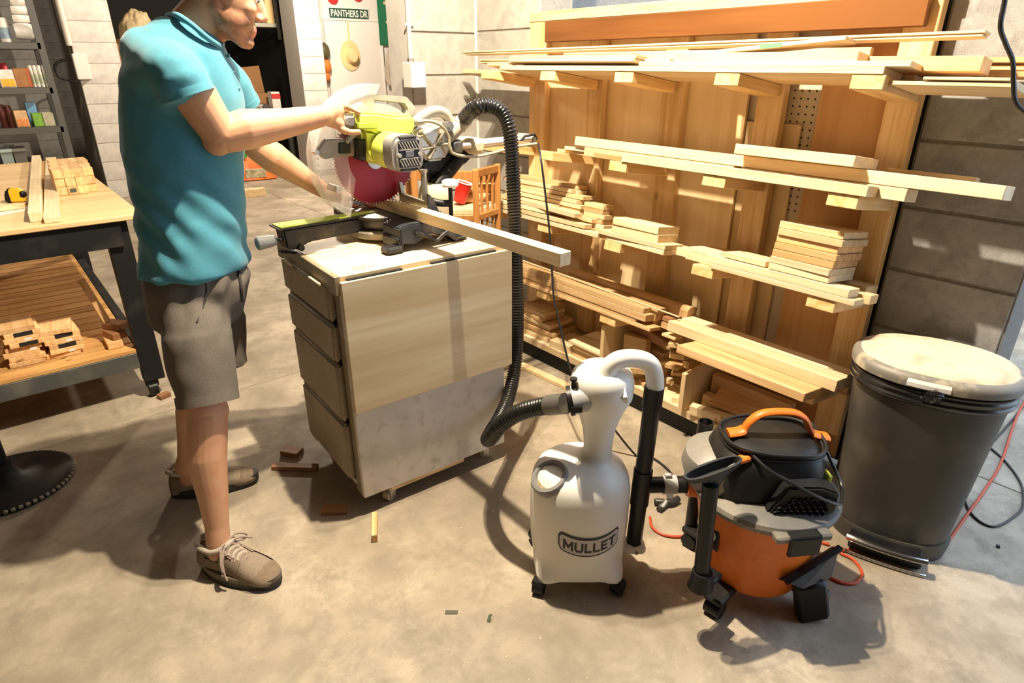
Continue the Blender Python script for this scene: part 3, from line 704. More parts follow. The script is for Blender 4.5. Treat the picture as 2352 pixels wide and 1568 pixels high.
# rounded rail profile
bm = bmesh.new(); Lr = b.dimensions.y if b.dimensions.y else .6
me = b.data; Lr = max(v.co.y for v in me.vertices) * 2
pr_ = [(-.0275, -.022), (.0275, -.022), (.0275, .008), (.02, .02), (.008, .025), (-.008, .025), (-.02, .02), (-.0275, .008)]
bm_prism(bm, pr_, Lr, Matrix.Translation((0, -Lr / 2, 0))); nme = mesh_bm(bm, OAK); b.data = nme
board('dark brown length behind the handrail on the fourth shelf', 4, 1430, 1580, .19, .05, .062, .03, BROWNB)
board('small reddish block at the end of the oak pile', 4, 1508, 1540, .10, .05, .0315, .02, BROWNB)
board('thin dowel lying on the oak pile', 4, 1190, 1560, .05, .006, .086, .006, PINE2, -.03)
board('front pale lumber at the right of the fourth shelf', 4, 1530, 1918, .0, .075, .0305, .04, PINE2)
board('rear pale lumber at the right of the fourth shelf', 4, 1560, 1940, .085, .08, .028, .045, PINE2)
board('lower rear lumber at the right of the fourth shelf', 4, 1515, 1945, .10, .09, 0, .027, OAK)
board('thin strip under the pale lumber of the fourth shelf', 4, 1519, 1550, .005, .05, .0, .012, PINE)
# wide bench plank resting on the arm tips, under the pale lumber
board('wide thick plank jutting out in front of the right bottom bin', 4, 1553, 1846, -.115, .19, 0, .030, OAK, name='wide_plank', cat='plank')
# ---- bottom tray contents
def tb_(lab, lo, hi, m, rot=(0, 0, 0), name='wood_offcut', grp=None):
    o = box(name, lo, hi, m, None, .0015); o.rotation_euler = rot; return tag(o, lab, 'offcut', grp)
zt = .1265
for k in range(5):
    tb_('%s plywood scrap in the left bin pile' % ('lowest', 'second', 'third', 'fourth', 'topmost')[k], (1.985 + .01 * (k % 2), 2.13 - .02 * (k % 3), zt + .0195 * k), (2.15, 2.46, zt + .0195 * k + .0188), [PINE2, PLY, OAK, PLY, PINE][k], (0, 0, random.uniform(-.05, .05)), grp='plywood scraps in the left bin')
for k in range(3):
    tb_('%s brown offcut on the left bin pile' % ('lower', 'middle', 'upper')[k], (1.99, 2.16, zt + .1 + .022 * k), (2.14, 2.40 - .05 * k, zt + .1 + .022 * k + .0215), [OAK, PLY, OAK][k], (0, 0, .1 * (k - 1)), grp='brown offcuts')
tb_('flat plywood piece left of the slanted sheet', (1.975, 1.96, zt), (2.12, 2.10, zt + .036), PINE2, (0, 0, .15))
for k in range(4):
    tb_('%s sheet of the plywood stack in the left bin' % ('lowest', 'second', 'third', 'upper')[k], (1.985, 1.735, zt + .016 * k), (2.17, 1.945, zt + .016 * k + .0155), OAK if k % 2 else PLY, (0, 0, 0), grp='plywood stack')
o = tb_('slanted pale plywood sheet on the stack', (1.965, 1.735, zt + .066), (2.165, 1.955, zt + .078), PINE2, (0, radians(1), 0))
tb_('short block standing on the right of the divider', (1.97, 1.64, zt), (2.1, 1.70, zt + .03), OAK)
tb_('dark mahogany offcut in the middle bin', (2.05, 1.45, zt + .20), (2.10, 1.70, zt + .24), BROWNB, (.25, 0, .1))
tb_('brown block leaning in the middle bin', (2.02, 1.55, zt), (2.07, 1.66, zt + .2), OAK, (0, 0, .2))
rnd = random.Random(5)
spots = []
for k in range(22):
    y = 1.31 + .32 * rnd.random(); x = 1.985 + .14 * rnd.random(); 
    lv = sum(1 for (a_, b_) in spots if abs(a_ - x) < .06 and abs(b_ - y) < .07)
    spots.append((x, y))
    sx, sy, sz = .03 + .04 * rnd.random(), .04 + .06 * rnd.random(), .015 + .012 * rnd.random()
    tb_('small pine scrap in the middle bottom bin', (x - sx / 2, y - sy / 2, zt + lv * .03), (x + sx / 2, y + sy / 2, zt + lv * .03 + sz), [PINE2, PINE, PLY, OAK][k % 4], (rnd.uniform(-.1, .1), rnd.uniform(-.1, .1), rnd.random() * 3), 'wood_scrap', 'small scraps in the middle bin')
tb_('tall block at the back of the middle bottom bin', (2.1, 1.50, zt), (2.15, 1.60, zt + .13), PLY)
tb_('long slanting offcut at the front of the right bin', (1.985, .95, zt), (2.02, 1.25, zt + .04), PINE2, (0, 0, .25))
tb_('second slanting offcut in the right bin', (2.04, .92, zt), (2.08, 1.24, zt + .06), PINE, (.05, 0, .1))
tb_('long brown board at the back of the right bin', (2.10, .91, zt), (2.14, 1.25, zt + .13), SPF)
tb_('thin board lying on the offcuts of the right bin', (2.02, .92, zt + .06), (2.14, 1.2, zt + .078), SPF, (0, radians(-20), .12))
for k in range(4): tb_('%s small block at the front right of the tray' % ('leftmost', 'second', 'third', 'rightmost')[k], (1.975, 1.03 + .05 * k, zt), (2.0, 1.07 + .05 * k, zt + .02 + .012 * (k % 2)), [PINE2, PINE, OAK, PINE2][k], (0, 0, .5 - .3 * k), grp='blocks at the tray edge')
tb_('long baseboard strip lying on the floor before the rack', (1.86, 1.82, .001), (1.90, 2.42, .02), PLY, (0, 0, .06), 'floor_strip')

# ------------------------------------------------------------------ rolling saw cart (cabinet)
CA = radians(-3.09)
cart = empty('saw_cart', (.718, 1.654, 0), CA, 'plywood cart on casters with four drawers and a plywood side panel', 'cart')
CPLY = wood('birch_ply', (.76, .65, .45), (.56, .42, .24), axis=0, knots=.18, fine=16, contrast=.75, rndamt=.02)
CWASH = plain('weathered_ply', (.62, .58, .52), .6, var=.08, scale=10, dust=(.42, .36, .28), dust_amt=.22, dscale=26)
CDRAW = plain('drawer_ply', (.30, .245, .165), .55, var=.12, scale=10, dust=(.22, .17, .10), dust_amt=.4, dscale=7)
CTOP = wood('cart_top_ply', (.86, .70, .44), (.66, .45, .22), axis=0, knots=.1, fine=30)
def cb(nm, lo, hi, m, ch=.002, par=cart):
    o = box(nm, lo, hi, m, None, ch); o.parent = cart if par is cart else par
    if par is not cart: o.location = o.location - par.location
    return o
W_, D_ = .585, .50
cb('side', (0, 0, .07), (W_, .018, .80), CWASH)
cb('side', (0, D_ - .018, .07), (W_, D_, .80), CWASH)
cb('back', (W_ - .018, .018, .07), (W_, D_ - .018, .80), CWASH)
cb('bottom', (.0, .018, .09), (W_, D_ - .018, .11), CWASH)
cb('skirt', (.10, .001, .055), (.40, .016, .072), EDGEPLY)
cb('face_frame', (0, .018, .07), (.02, .06, .80), CDRAW); cb('face_frame', (0, D_ - .06, .07), (.02, D_ - .018, .80), CDRAW)
cb('face_rail', (0, .06, .755), (.02, D_ - .06, .80), CDRAW)
cb('top_rail', (-.016, -.001, .800), (.0, D_ + .02, .859), CDRAW)  # rail coloured dark to paint in the shadow lying on it
cb('side_panel', (-.002, -.016, .408), (.610, -.001, .842), CPLY, .0015)
cb('top', (.001, -.012, .80), (W_ + .02, D_ + .02, .818), EDGEPLY)
o = cb('top', (.001, .0, .8185), (W_ + .02, D_ + .02, .8375), EDGEPLY)
cb('work_surface', (.001, .002, .838), (W_ + .02, D_ + .02, .857), CTOP, .002)
for k, (px0, px1) in enumerate(((.02, .20), (.30, .55))): cb('shim', (px0, -.009, .8425), (px1, .004, .8465), BLACKM, .0005)
# pencilled note on the top
PENC = plain('pencil', (.22, .13, .06), .8)
for k, s_ in enumerate(('Sadie', '12/17')):
    t_ = link('pencil_note', text_me(s_, .022, PENC, .0002, 1.15, shear=.25), cart, (.085 + .012 * k, .032 + .024 * (1 - k), .8573), (0, 0, radians(8)))
for k, (z0, z1, y1) in enumerate(((.700, .815, .43), (.563, .690, .415), (.350, .556, .412), (.122, .340, .40))):
    bm = bmesh.new(); bm_box(bm, (0, 0, 0), (.024, y1 + .045 - .055, z1 - z0), None, .0)
    bmesh.ops.bevel(bm, geom=bm.edges[:], offset=.009, segments=3, affect='EDGES')
    d_ = part('drawer', bm, CDRAW, cart); d_.location = (-.0125, (.052 + y1 + .04) / 2, (z0 + z1) / 2)
    if k == 0:
        for yy, ll in ((-.125, .09), (.12, .09)):
            e_ = box('pull_strip', (-.019, yy - ll / 2, .052), (-.011, yy + ll / 2, .060), PINE2, None, .001); e_.parent = d_
def caster(parent, x, y, wr=.024, m=None, top=.07):
    c = empty('caster_wheel'); c.parent = parent; c.location = (x, y, 0)
    bm = bmesh.new(); bm_cyl(bm, (0, -.011, wr), (0, .011, wr), wr, n=20); bmesh.ops.bevel(bm, geom=bm.edges[:], offset=.002, segments=1, affect='EDGES'); w_ = part('wheel', bm, m or plain('caster_rubber', (.42, .36, .27), .6), c)
    bm = bmesh.new(); bm_box(bm, (0, -.0145, wr + .008), (.02, .003, wr + .02)); bm_box(bm, (0, .0145, wr + .008), (.02, .003, wr + .02)); bm_box(bm, (0, 0, top - .012), (.034, .034, .005)); bm_cyl(bm, (0, 0, wr * 2 + .002), (0, 0, top), .01, n=10); part('fork', bm, STEEL, c, False)
    return c
def caster_parts(parent, pts, wr, top, m=None, fork=STEEL):
    m = m or plain('caster_rubber', (.42, .36, .27), .6)
    for (x, y, rz) in pts:
        R = Matrix.Rotation(rz, 3, 'Z')
        bm = bmesh.new(); bm_cyl(bm, R @ Vector((0, -.012, 0)) + Vector((x, y, wr)), R @ Vector((0, .012, 0)) + Vector((x, y, wr)), wr, n=20); w_ = part('caster', bm, m, parent)
        bm = bmesh.new()
        for s_ in (-1, 1): bm_box(bm, Vector((x, y, wr + .009)) + R @ Vector((0, s_ * .0155, 0)), (.022, .003, wr * 1.6), R)
        bm_box(bm, (x, y, (wr * 2 + top) / 2 + .003), (.036, .036, max(.004, top - wr * 2 - .006)), R); part('fork', bm, fork, w_, False)
caster_parts(cart, [(.105, .035, .4), (.53, .05, -.5), (.08, .45, .2), (.53, .45, 1)], .023, .069)

# ------------------------------------------------------------------ step bin
can = empty('step_bin', (2.012, .487, 0), radians(-71), 'dark grey oval step bin with a dusty lid beside the rack', 'trash can')
can.scale = (1, 1, 1.065)
CANG = plain('bin_plastic', (.042, .039, .035), .42, var=.12, scale=8, dust=(.10, .085, .065), dust_amt=.36, dscale=6)
LIDG = plain('bin_lid_plastic', (.20, .185, .16), .5, dust=(.62, .52, .37), dust_amt=.3, dscale=20)
DUST = plain('sawdust_film', (.66, .55, .39), .9, var=.08, scale=12, dust=(.22, .19, .15), dust_amt=.22, dscale=11)
def oval(a, b, z, n=48, off=0, e=2.3, dx=0, dy=0):
    r = []
    for i in range(n):
        t = 2 * pi * i / n; c_, s_ = cos(t), sin(t)
        r.append(Vector((dx + (a + off) * math.copysign(abs(c_) ** (2 / e), c_), dy + (b + off) * math.copysign(abs(s_) ** (2 / e), s_), z)))
    return r
bm = bmesh.new()
bm_rings(bm, [oval(.150, .110, .012), oval(.160, .120, .004), oval(.163, .122, .03)] + [oval(.163 + .038 * t, .122 + .034 * t, .03 + .515 * t) for t in (.2, .4, .6, .8, 1)]); part('body', bm, CANG, can)
bm = bmesh.new(); bm_rings(bm, [oval(.201, .156, .508), oval(.206, .161, .512)] + [oval(.2085, .1635, .518 + .006 * k, off=.003 + .0025 * sin(k * 2.1)) for k in range(7)] + [oval(.199, .154, .562)], True)
bg_ = part('bin_bag', bm, plain('bag_black', (.012, .012, .013), .25, Coat_Weight=.2), can)
bm = bmesh.new()
for k in range(9):
    bmesh.ops.create_icosphere(bm, subdivisions=2, radius=.012, matrix=Matrix.Translation((-.01 + .012 * (k % 3), -.168 - .004 * (k % 2), .545 + .006 * (k // 3))))
for v in bm.verts: v.co += Vector((noise.noise(v.co * 90), noise.noise(v.co * 95 + Vector((3, 1, 2))), noise.noise(v.co * 88))) * .009
o = part('bag_knot', bm, bg_.data.materials[0], bg_)
bm = bmesh.new(); bm_rings(bm, [oval(.212, .166, .560), oval(.2165, .171, .563), oval(.2175, .172, .578), oval(.213, .168, .588), oval(.198, .154, .597)]); part('lid', bm, LIDG, can)
bm = bmesh.new(); rr = [oval(.198 * f, .154 * f, .5965 + .020 * sqrt(max(0, 1 - f * f))) for f in (1, .95, .85, .7, .5, .3, .1, .02)]
for r_ in rr:
    for v in r_: v.z += .0015 * noise.noise(v * 14)
bm_rings(bm, rr, True); part('lid_top', bm, DUST, can)
# hinge end bulge toward the wall, white sticker on the rim
bm = bmesh.new()
ss = [i for i in range(48) if 250 <= (i * 7.5) <= 282]
for off, zz in ((0, 0),):
    rg = [[oval(.2175, .172, .5665, off=.0012)[i] for i in ss], [oval(.2175, .172, .577, off=.0012)[i] for i in ss], [oval(.2135, .168, .5865, off=.0012)[i] for i in ss]]
bm_rings(bm, rg, False, False); part('white_sticker', bm, plain('sticker', (.9, .9, .9), .4, var=.01), can, False)
# foot recess, bumper and chrome pedal
bm = bmesh.new(); bm_rings(bm, [[p for p in oval(.172, .131, z, off=o_)] for z, o_ in ((.0, -.004), (.045, .002), (.058, -.002))], True); part('base_skirt', bm, CANG, can)
arc = [Vector((.135 * sin(a_), -.150 - .032 * cos(a_ * .9), .052)) for a_ in [(-1 + 2 * k / 14) * .95 for k in range(15)]]
bm = bmesh.new()
bm_rings(bm, [[p + Vector((0, .016 * cos(q) * (1 if True else 1), .010 * sin(q))) for q in [2 * pi * j / 12 for j in range(12)]] for p in arc]); pd = part('pedal', bm, CHROME, can)
bm = bmesh.new(); bm_tube(bm, [Vector((p.x * 1.05, p.y - .008, .008)) for p in arc], .004, 8); part('pedal_rod', bm, CHROME, can)
bm = bmesh.new(); bm_box(bm, (0, -.135, .028), (.20, .07, .045), None, .008); part('pedal_recess', bm, BLACKP, can, False)


def strokes_me(word, h, w_, gap, t, mat):
    """block capitals from straight strokes, flat in the xy plane"""
    L = {'M': [((0, 0), (0, 1)), ((0, 1), (.5, .30)), ((.5, .30), (1, 1)), ((1, 1), (1, 0))], 'U': [((0, 1), (0, .25)), ((0, .25), (.22, 0)), ((.22, 0), (.78, 0)), ((.78, 0), (1, .25)), ((1, .25), (1, 1))],
         'L': [((0, 1), (0, 0)), ((0, 0), (1, 0))], 'E': [((0, 0), (0, 1)), ((0, 1), (1, 1)), ((0, .5), (.9, .5)), ((0, 0), (1, 0))], 'T': [((0, 1), (1, 1)), ((.5, 1), (.5, 0))]}
    wid = {'M': 1.15, 'U': .95, 'L': .72, 'E': .75, 'T': .9}
    bm = bmesh.new(); x = 0; tot = sum(wid[c] * w_ + gap for c in word) - gap
    z = .0011
    for c in word:
        for (a, b) in L[c]:
            A = Vector((x + a[0] * wid[c] * w_ - tot / 2, (a[1] - .5) * h, z)); B = Vector((x + b[0] * wid[c] * w_ - tot / 2, (b[1] - .5) * h, z)); z += .00002
            d = (B - A).normalized(); n = Vector((-d.y, d.x, 0)) * t / 2; A2, B2 = A - d * t / 2, B + d * t / 2; k = 6
            col = [(bm.verts.new(A2.lerp(B2, i / k) + n), bm.verts.new(A2.lerp(B2, i / k) - n)) for i in range(k + 1)]
            for p, q in zip(col, col[1:]): bm.faces.new((p[0], p[1], q[1], q[0]))
        x += wid[c] * w_ + gap
    return mesh_bm(bm, mat)

# ------------------------------------------------------------------ dust collector (white cyclone on a tank)
MC = Vector((1.098, .985, 0)) - RT * .022 + FH * .036
dc = empty('dust_collector', MC, AX - pi / 2, 'white plastic cyclone dust collector with a black pipe and lettered badge', 'dust collector')
# local axes of dc: +x = image right, +y = away from the camera
MULW = plain('mullet_white', (.82, .80, .75), .38, var=.015, scale=8, Subsurface_Weight=.25, Subsurface_Radius=(.03, .02, .012), Subsurface_Scale=.05)
MULG = plain('fitting_grey', (.42, .42, .42), .45, var=.03)
def loc(p): return dc.matrix_world.inverted() @ Vector(p)
bpy.context.view_layer.update()
# tank: rounded square footprint turning round
def sq(a, z, e, n=48, dx=0, dy=0): return [Vector((dx + a * math.copysign(abs(cos(2 * pi * i / n)) ** (2 / e), cos(2 * pi * i / n)), dy + a * math.copysign(abs(sin(2 * pi * i / n)) ** (2 / e), sin(2 * pi * i / n)), z)) for i in range(n)]
bm = bmesh.new()
prof = [(.10, .043, 3.5), (.118, .040, 3.5), (.126, .046, 3.6), (.129, .062, 3.4), (.128, .076, 3.0), (.131, .092, 2.5), (.134, .110, 2.2), (.137, .14, 2.1), (.139, .20, 2.1), (.139, .27, 2.1), (.138, .315, 2.1), (.133, .345, 2.1), (.122, .368, 2.1), (.105, .383, 2.05), (.082, .394, 2), (.057, .403, 2), (.045, .413, 2), (.040, .43, 2), (.041, .46, 2), (.046, .50, 2), (.057, .54, 2), (.071, .575, 2), (.084, .60, 2), (.086, .625, 2), (.085, .65, 2), (.079, .668, 2), (.067, .681, 2), (.048, .688, 2), (.02, .691, 2)]
rings = []
for a_, z_, e_ in prof:
    k = min(1, max(0, (z_ - .385) / .03)); ox = .044 * k + .0
    rings.append([Vector((p.x * (1.0 if z_ > .39 else 1.03), p.y, z_)) for p in sq(a_, 0, e_, 56, ox, 0)])
# four corner feet lobes at the bottom
for ri in range(0, 6):
    for p in rings[ri]:
        ang = atan2(p.y, p.x); lob = max(0, cos(4 * (ang - pi / 4))) ** 2
        f = 1 + .13 * lob * (1 - ri / 6); p.x *= f; p.y *= f
        p.z += .012 * (1 - lob) * (1 if ri < 3 else 0)
bm_rings(bm, rings); bmesh.ops.recalc_face_normals(bm, faces=bm.faces[:]); part('tank', bm, MULW, dc, True, 60)
# hatch with clear window on the shoulder
hc_ = loc(rd(1250, 1076, 1.385)); hn = Vector((-.38, -.25, .78)).normalized()
hc_ = Vector((-.093, -.056, .372))
bm = bmesh.new(); bm_lathe(bm, [(.046, -.06), (.054, -.02), (.056, .0), (.052, .008), (.042, .009), (.039, .002), (.038, -.03)], hc_, 36, hn, cap=False); part('hatch_ring', bm, plain('hatch_grey', (.20, .195, .19), .35), dc)
bm = bmesh.new(); bm_lathe(bm, [(.0395, -.012), (.0395, -.003), (.001, -.003)], hc_, 36, hn); part('hatch_window', bm, plain('dusty_window', (.27, .20, .12), .3, var=.4, scale=60), dc)
# badge: rounded bar that follows the tank
BADGE = plain('badge_grey', (.52, .50, .50), .5, var=.01); BLK = plain('badge_black', (.012, .012, .012), .5, var=.01)
def wrap(me, R, zc, ang0, curve=0.0):
    for v in me.vertices:
        x, y, z = v.co; a_ = ang0 + x / R; r_ = R + z
        v.co = Vector((r_ * cos(a_) , r_ * sin(a_), zc + y + curve * x * x))
    return me
def rrect_me(w_, h_, r_, mat, th):
    bm = bmesh.new(); nx = 24
    cols = []
    for i in range(nx + 1):
        x = -w_ / 2 + w_ * i / nx; d = min(x + w_ / 2, w_ / 2 - x); hh = h_ / 2
        if d < r_: hh = h_ / 2 - r_ + sqrt(max(0, r_ * r_ - (r_ - d) ** 2))
        cols.append((bm.verts.new((x, -hh, th)), bm.verts.new((x, hh, th))))
    for (a_, b_), (c_, d_) in zip(cols, cols[1:]): bm.faces.new((a_, c_, d_, b_))
    return mesh_bm(bm, mat)
a0 = -pi / 2 + .14; RB = .1432
link('badge', wrap(rrect_me(.186, .062, .014, BLK, .0), RB, .198, a0, 2.2), dc)
bgp = link('badge_plate', wrap(rrect_me(.176, .052, .011, BADGE, .0006), RB, .198, a0, 2.2), dc)
tm = strokes_me('MULLET', .026, .0195, .0095, .0062, BLK)
link('badge_lettering', wrap(tm, RB, .198, a0, 1.6), dc)
# casters
for (x, y, rz) in ((-.118, -.105, 1.2), (.112, -.105, .9), (-.12, .11, .3), (.115, .11, .1)):
    bm = bmesh.new(); R = Matrix.Rotation(rz, 3, 'Z')
    c_ = Vector((x, y, .0225)); bm_cyl(bm, c_ + R @ Vector((0, -.016, 0)), c_ + R @ Vector((0, .016, 0)), .0222, n=24); w_ = part('caster', bm, BLACKP, dc)
    bm = bmesh.new(); bm_box(bm, c_ + Vector((0, 0, .016)), (.034, .040, .018), R, .005); part('fork', bm, BLACKP, w_, False)
# inlet stub, band clamp, U pipe, black pipe with tee, foot bracket
inA, inB, inC = loc(rd(1392, 905, 1.452)), loc(rd(1338, 915, 1.452)), loc(rd(1302, 922, 1.452))
bm = bmesh.new(); bm_tube(bm, [inA + (inA - inB) * .8, inA, inB], .034, 28); part('inlet', bm, MULW, dc)
dr_ = (inC - inA).normalized()
bm = bmesh.new(); bm_cyl(bm, inA + dr_ * .004, inB + dr_ * .03, .0355, n=28); bm_cyl(bm, inB + dr_ * .012, inB + dr_ * .034, .038, n=28); part('inlet_sleeve', bm, MULG, dc)
bm = bmesh.new(); q_ = inB + dr_ * .026; bm_cyl(bm, q_, q_ + dr_ * .012, .0405, n=28); bm_cyl(bm, q_ + Vector((0, 0, .038)), q_ + Vector((0, 0, .062)), .006, n=10); bm_cyl(bm, q_ + Vector((0, 0, .060)), q_ + Vector((0, 0, .066)), .010, n=10); bm_box(bm, q_ + Vector((.006, -.036, -.004)), (.03, .016, .016)); part('hose_clamp', bm, BLACKP, dc)
up = [loc(rd(*a_)) for a_ in ((1392, 905, 1.462), (1393, 870, 1.462), (1400, 842, 1.464), (1425, 825, 1.468), (1465, 824, 1.478), (1492, 836, 1.484), (1503, 862, 1.486), (1504, 900, 1.486))]
bm = bmesh.new(); sp_ = spline(up, 8); bm_tube(bm, sp_, [.034 - .010 * min(1, k / 14) for k in range(len(sp_))], 24); part('outlet_elbow', bm, MULW, dc)
pt, pb = loc(rd(1503, 888, 1.486)), loc(rd(1466, 1250, 1.486))
pb = Vector((pt.x - .012, pt.y + .006, pb.z))
BPIPE = plain('black_pipe', (.005, .0055, .006), .32, var=.1, scale=30, spec=.35)
bm = bmesh.new(); bm_cyl(bm, pt, pb, .0235, n=28); pi_ = part('pipe', bm, BPIPE, dc)
ax = (pb - pt).normalized(); Lp = (pb - pt).length
bm = bmesh.new(); bm_cyl(bm, pt + ax * 0, pt + ax * .06, .0268, n=28); part('collar', bm, BPIPE, dc)
tee = pt + ax * Lp * .60
bm = bmesh.new(); bm_cyl(bm, tee - ax * .055, tee + ax * .065, .0272, n=28); part('tee', bm, BPIPE, dc)
tdir = Vector((1, .03, .0))
bm = bmesh.new(); bm_cyl(bm, tee, tee + tdir * .085, .0235, n=28); part('tee_branch', bm, BPIPE, dc)
bm = bmesh.new(); bm_cyl(bm, tee + tdir * .062, tee + tdir * .10, .0275, n=28); bm_box(bm, tee + tdir * .075 + Vector((0, 0, .03)), (.02, .014, .016), None, .003); part('grey_coupler', bm, MULG, dc)
bm = bmesh.new(); bm_cyl(bm, tee + tdir * .095, tee + tdir * .135, .025, n=24); part('vac_adapter', bm, BLACKP, dc)
teeW = dc.matrix_world @ (tee + tdir * .135)
bm = bmesh.new(); bm_box(bm, pb + Vector((0, 0, -.008)), (.066, .060, .034), None, .010); bm_box(bm, pb + Vector((-.045, 0, -.004)), (.06, .045, .026), None, .006); br = part('foot_bracket', bm, MULW, dc, False)
bm = bmesh.new(); bm_cyl(bm, pb + Vector((.004, -.033, -.010)), pb + Vector((.004, -.029, -.010)), .006, n=14); part('bolt', bm, STEEL, br)

# ------------------------------------------------------------------ ribbed hose from the saw to the collector
hp = [ony(1052, 296, 1.90), ony(1066, 274, 1.90), rd(1090, 250, 2.20), rd(1118, 243, 2.20), rd(1150, 256, 2.20), rd(1169, 295, 2.19), rd(1176, 360, 2.19), rd(1181, 470, 2.19), rd(1185, 600, 2.18), rd(1188, 720, 2.17), rd(1184, 830, 2.14), rd(1170, 905, 2.06), rd(1150, 955, 1.95), rd(1130, 990, 1.84), rd(1121, 1008, 1.74), rd(1128, 1003, 1.66), rd(1150, 975, 1.60), rd(1190, 948, 1.555), rd(1245, 933, 1.51), rd(1300, 926, 1.455)]
pts = resample(spline(hp, 14), .0022)
rr = []
for i in range(len(pts)):
    ph = (i * .0022 / .0105) % 1
    rr.append(.0214 if ph < .42 else .0256)
HOSEM = plain('hose_black', (.010, .0095, .009), .3, var=.2, scale=20, dust=(.055, .047, .035), dust_amt=.3, dscale=5)
hose = empty('dust_hose', pts[-1], 0, 'black ribbed vacuum hose looping from the saw to the white collector', 'hose')
bm = bmesh.new(); bm_tube(bm, [p - hose.location for p in pts[14:-20]], rr[14:-20], 18); part('ribbed_tube', bm, HOSEM, hose, True, 70)
bm = bmesh.new(); e0 = Vector(pts[-1]) - hose.location; e1 = Vector(pts[-30]) - hose.location; bm_cyl(bm, e1, e0, .0285, n=24); part('end_cuff', bm, plain('cuff_grey', (.10, .095, .085), .4, dust=(.3, .26, .2), dust_amt=.4), hose)

# ------------------------------------------------------------------ orange shop vacuum
VC = Vector((1.463, .648, 0))
vac = empty('shop_vacuum', VC - RT * .008 + FH * .012, AX - pi / 2, 'orange shop vacuum with dark grey motor head and carry handle', 'vacuum')
vac.scale = (1.14, 1.14, 1.14)
ORG = plain('vac_orange', (.72, .17, .015), .42, var=.06, scale=60, bumps=.05)
VGR = plain('vac_lid_grey', (.135, .13, .12), .5, var=.08, scale=40, dust=(.30, .26, .20), dust_amt=.35, dscale=6)
VBK = plain('vac_black', (.014, .0135, .013), .4, var=.15, scale=30, dust=(.035, .03, .025), dust_amt=.25, dscale=8, spec=.3)
bm = bmesh.new(); bm_lathe(bm, [(.10, .052), (.118, .055), (.124, .07), (.130, .10), (.140, .16), (.150, .22), (.158, .262), (.163, .285), (.158, .30)], n=56, sx=1.0, sy=1.0); part('drum', bm, ORG, vac)
bm = bmesh.new(); bm_lathe(bm, [(.150, .283), (.170, .285), (.173, .297), (.168, .306), (.13, .316), (.07, .322), (.01, .323)], n=56); ld = part('lid', bm, VGR, vac)
# latch tabs of the lid, latches
for ang in (-pi / 2 + .12, pi / 2 + .12):
    R = Matrix.Rotation(ang, 3, 'Z')
    bm = bmesh.new(); bm_box(bm, R @ Vector((.170, 0, 0)) + Vector((0, 0, .292)), (.034, .13, .018), R, .004); part('latch_tab', bm, VGR, ld, False)
    bm = bmesh.new(); bm_box(bm, R @ Vector((.188, 0, 0)) + Vector((0, 0, .276)), (.012, .075, .052), R, .004); bm_box(bm, R @ Vector((.180, 0, 0)) + Vector((0, 0, .303)), (.026, .07, .006), R, .002); part('latch', bm, VBK, vac, False)
# motor head: loft of rounded boxes
def rb(cx_, cy_, a, b, z, e=3.2, n=44): return [Vector((cx_ + a * math.copysign(abs(cos(2 * pi * i / n)) ** (2 / e), cos(2 * pi * i / n)), cy_ + b * math.copysign(abs(sin(2 * pi * i / n)) ** (2 / e), sin(2 * pi * i / n)), z)) for i in range(n)]
bm = bmesh.new()
bm_rings(bm, [rb(-.015, .01, .128, .105, .310), rb(-.015, .01, .130, .106, .345), rb(-.012, .012, .128, .104, .385), rb(-.008, .014, .118, .096, .412), rb(-.002, .016, .100, .080, .428), rb(.0, .018, .085, .062, .436)]); mh_ = part('motor_head', bm, VBK, vac)
# front vent cowl with honeycomb slots
bm = bmesh.new(); bm_prism(bm, [(-.055, .312), (.10, .312), (.10, .37), (.06, .385), (-.015, .385)], .05, Matrix.Translation((.01, -.125, 0))); bmesh.ops.bevel(bm, geom=bm.edges[:], offset=.005, segments=2, affect='EDGES'); part('vent_cowl', bm, VBK, vac)
cell = None
for r_ in range(4):
    for c_ in range(8):
        x = -.025 + .0145 * c_ + (.007 if r_ % 2 else 0); z = .318 + .0115 * r_
        if x > .097 or x < -.032 + .012 * r_: continue
        if cell is None:
            bm = bmesh.new(); bm_rings(bm, [[Vector((.0075 * cos(pi / 3 * k + pi / 6), yy, .0063 * sin(pi / 3 * k + pi / 6))) * s2 for k in range(6)] for yy, s2 in ((0, 1), (-.006, 1.0), (-.006, .72), (-.001, .70))], True); cell = mesh_bm(bm, VBK)
        link('vent_cell', cell, vac, (x, -.1245, z))
# dust port housing on the left, round grey cover
bm = bmesh.new(); bm_lathe(bm, [(.02, -.03), (.10, -.02), (.112, .02), (.105, .055), (.075, .075), (.02, .082)], (-.085, .035, .315), 36); part('port_dome', bm, plain('dome_grey', (.24, .225, .20), .45, dust=(.38, .33, .26), dust_amt=.3), vac)
ip = vac.matrix_world.inverted() if False else None
bpy.context.view_layer.update()
tl = vac.matrix_world.inverted() @ teeW
bm = bmesh.new(); bm_cyl(bm, tl + Vector((-.004, 0, 0)), tl + Vector((.05, .0, .0)), .030, .036, n=24); part('hose_port', bm, ORG, vac)
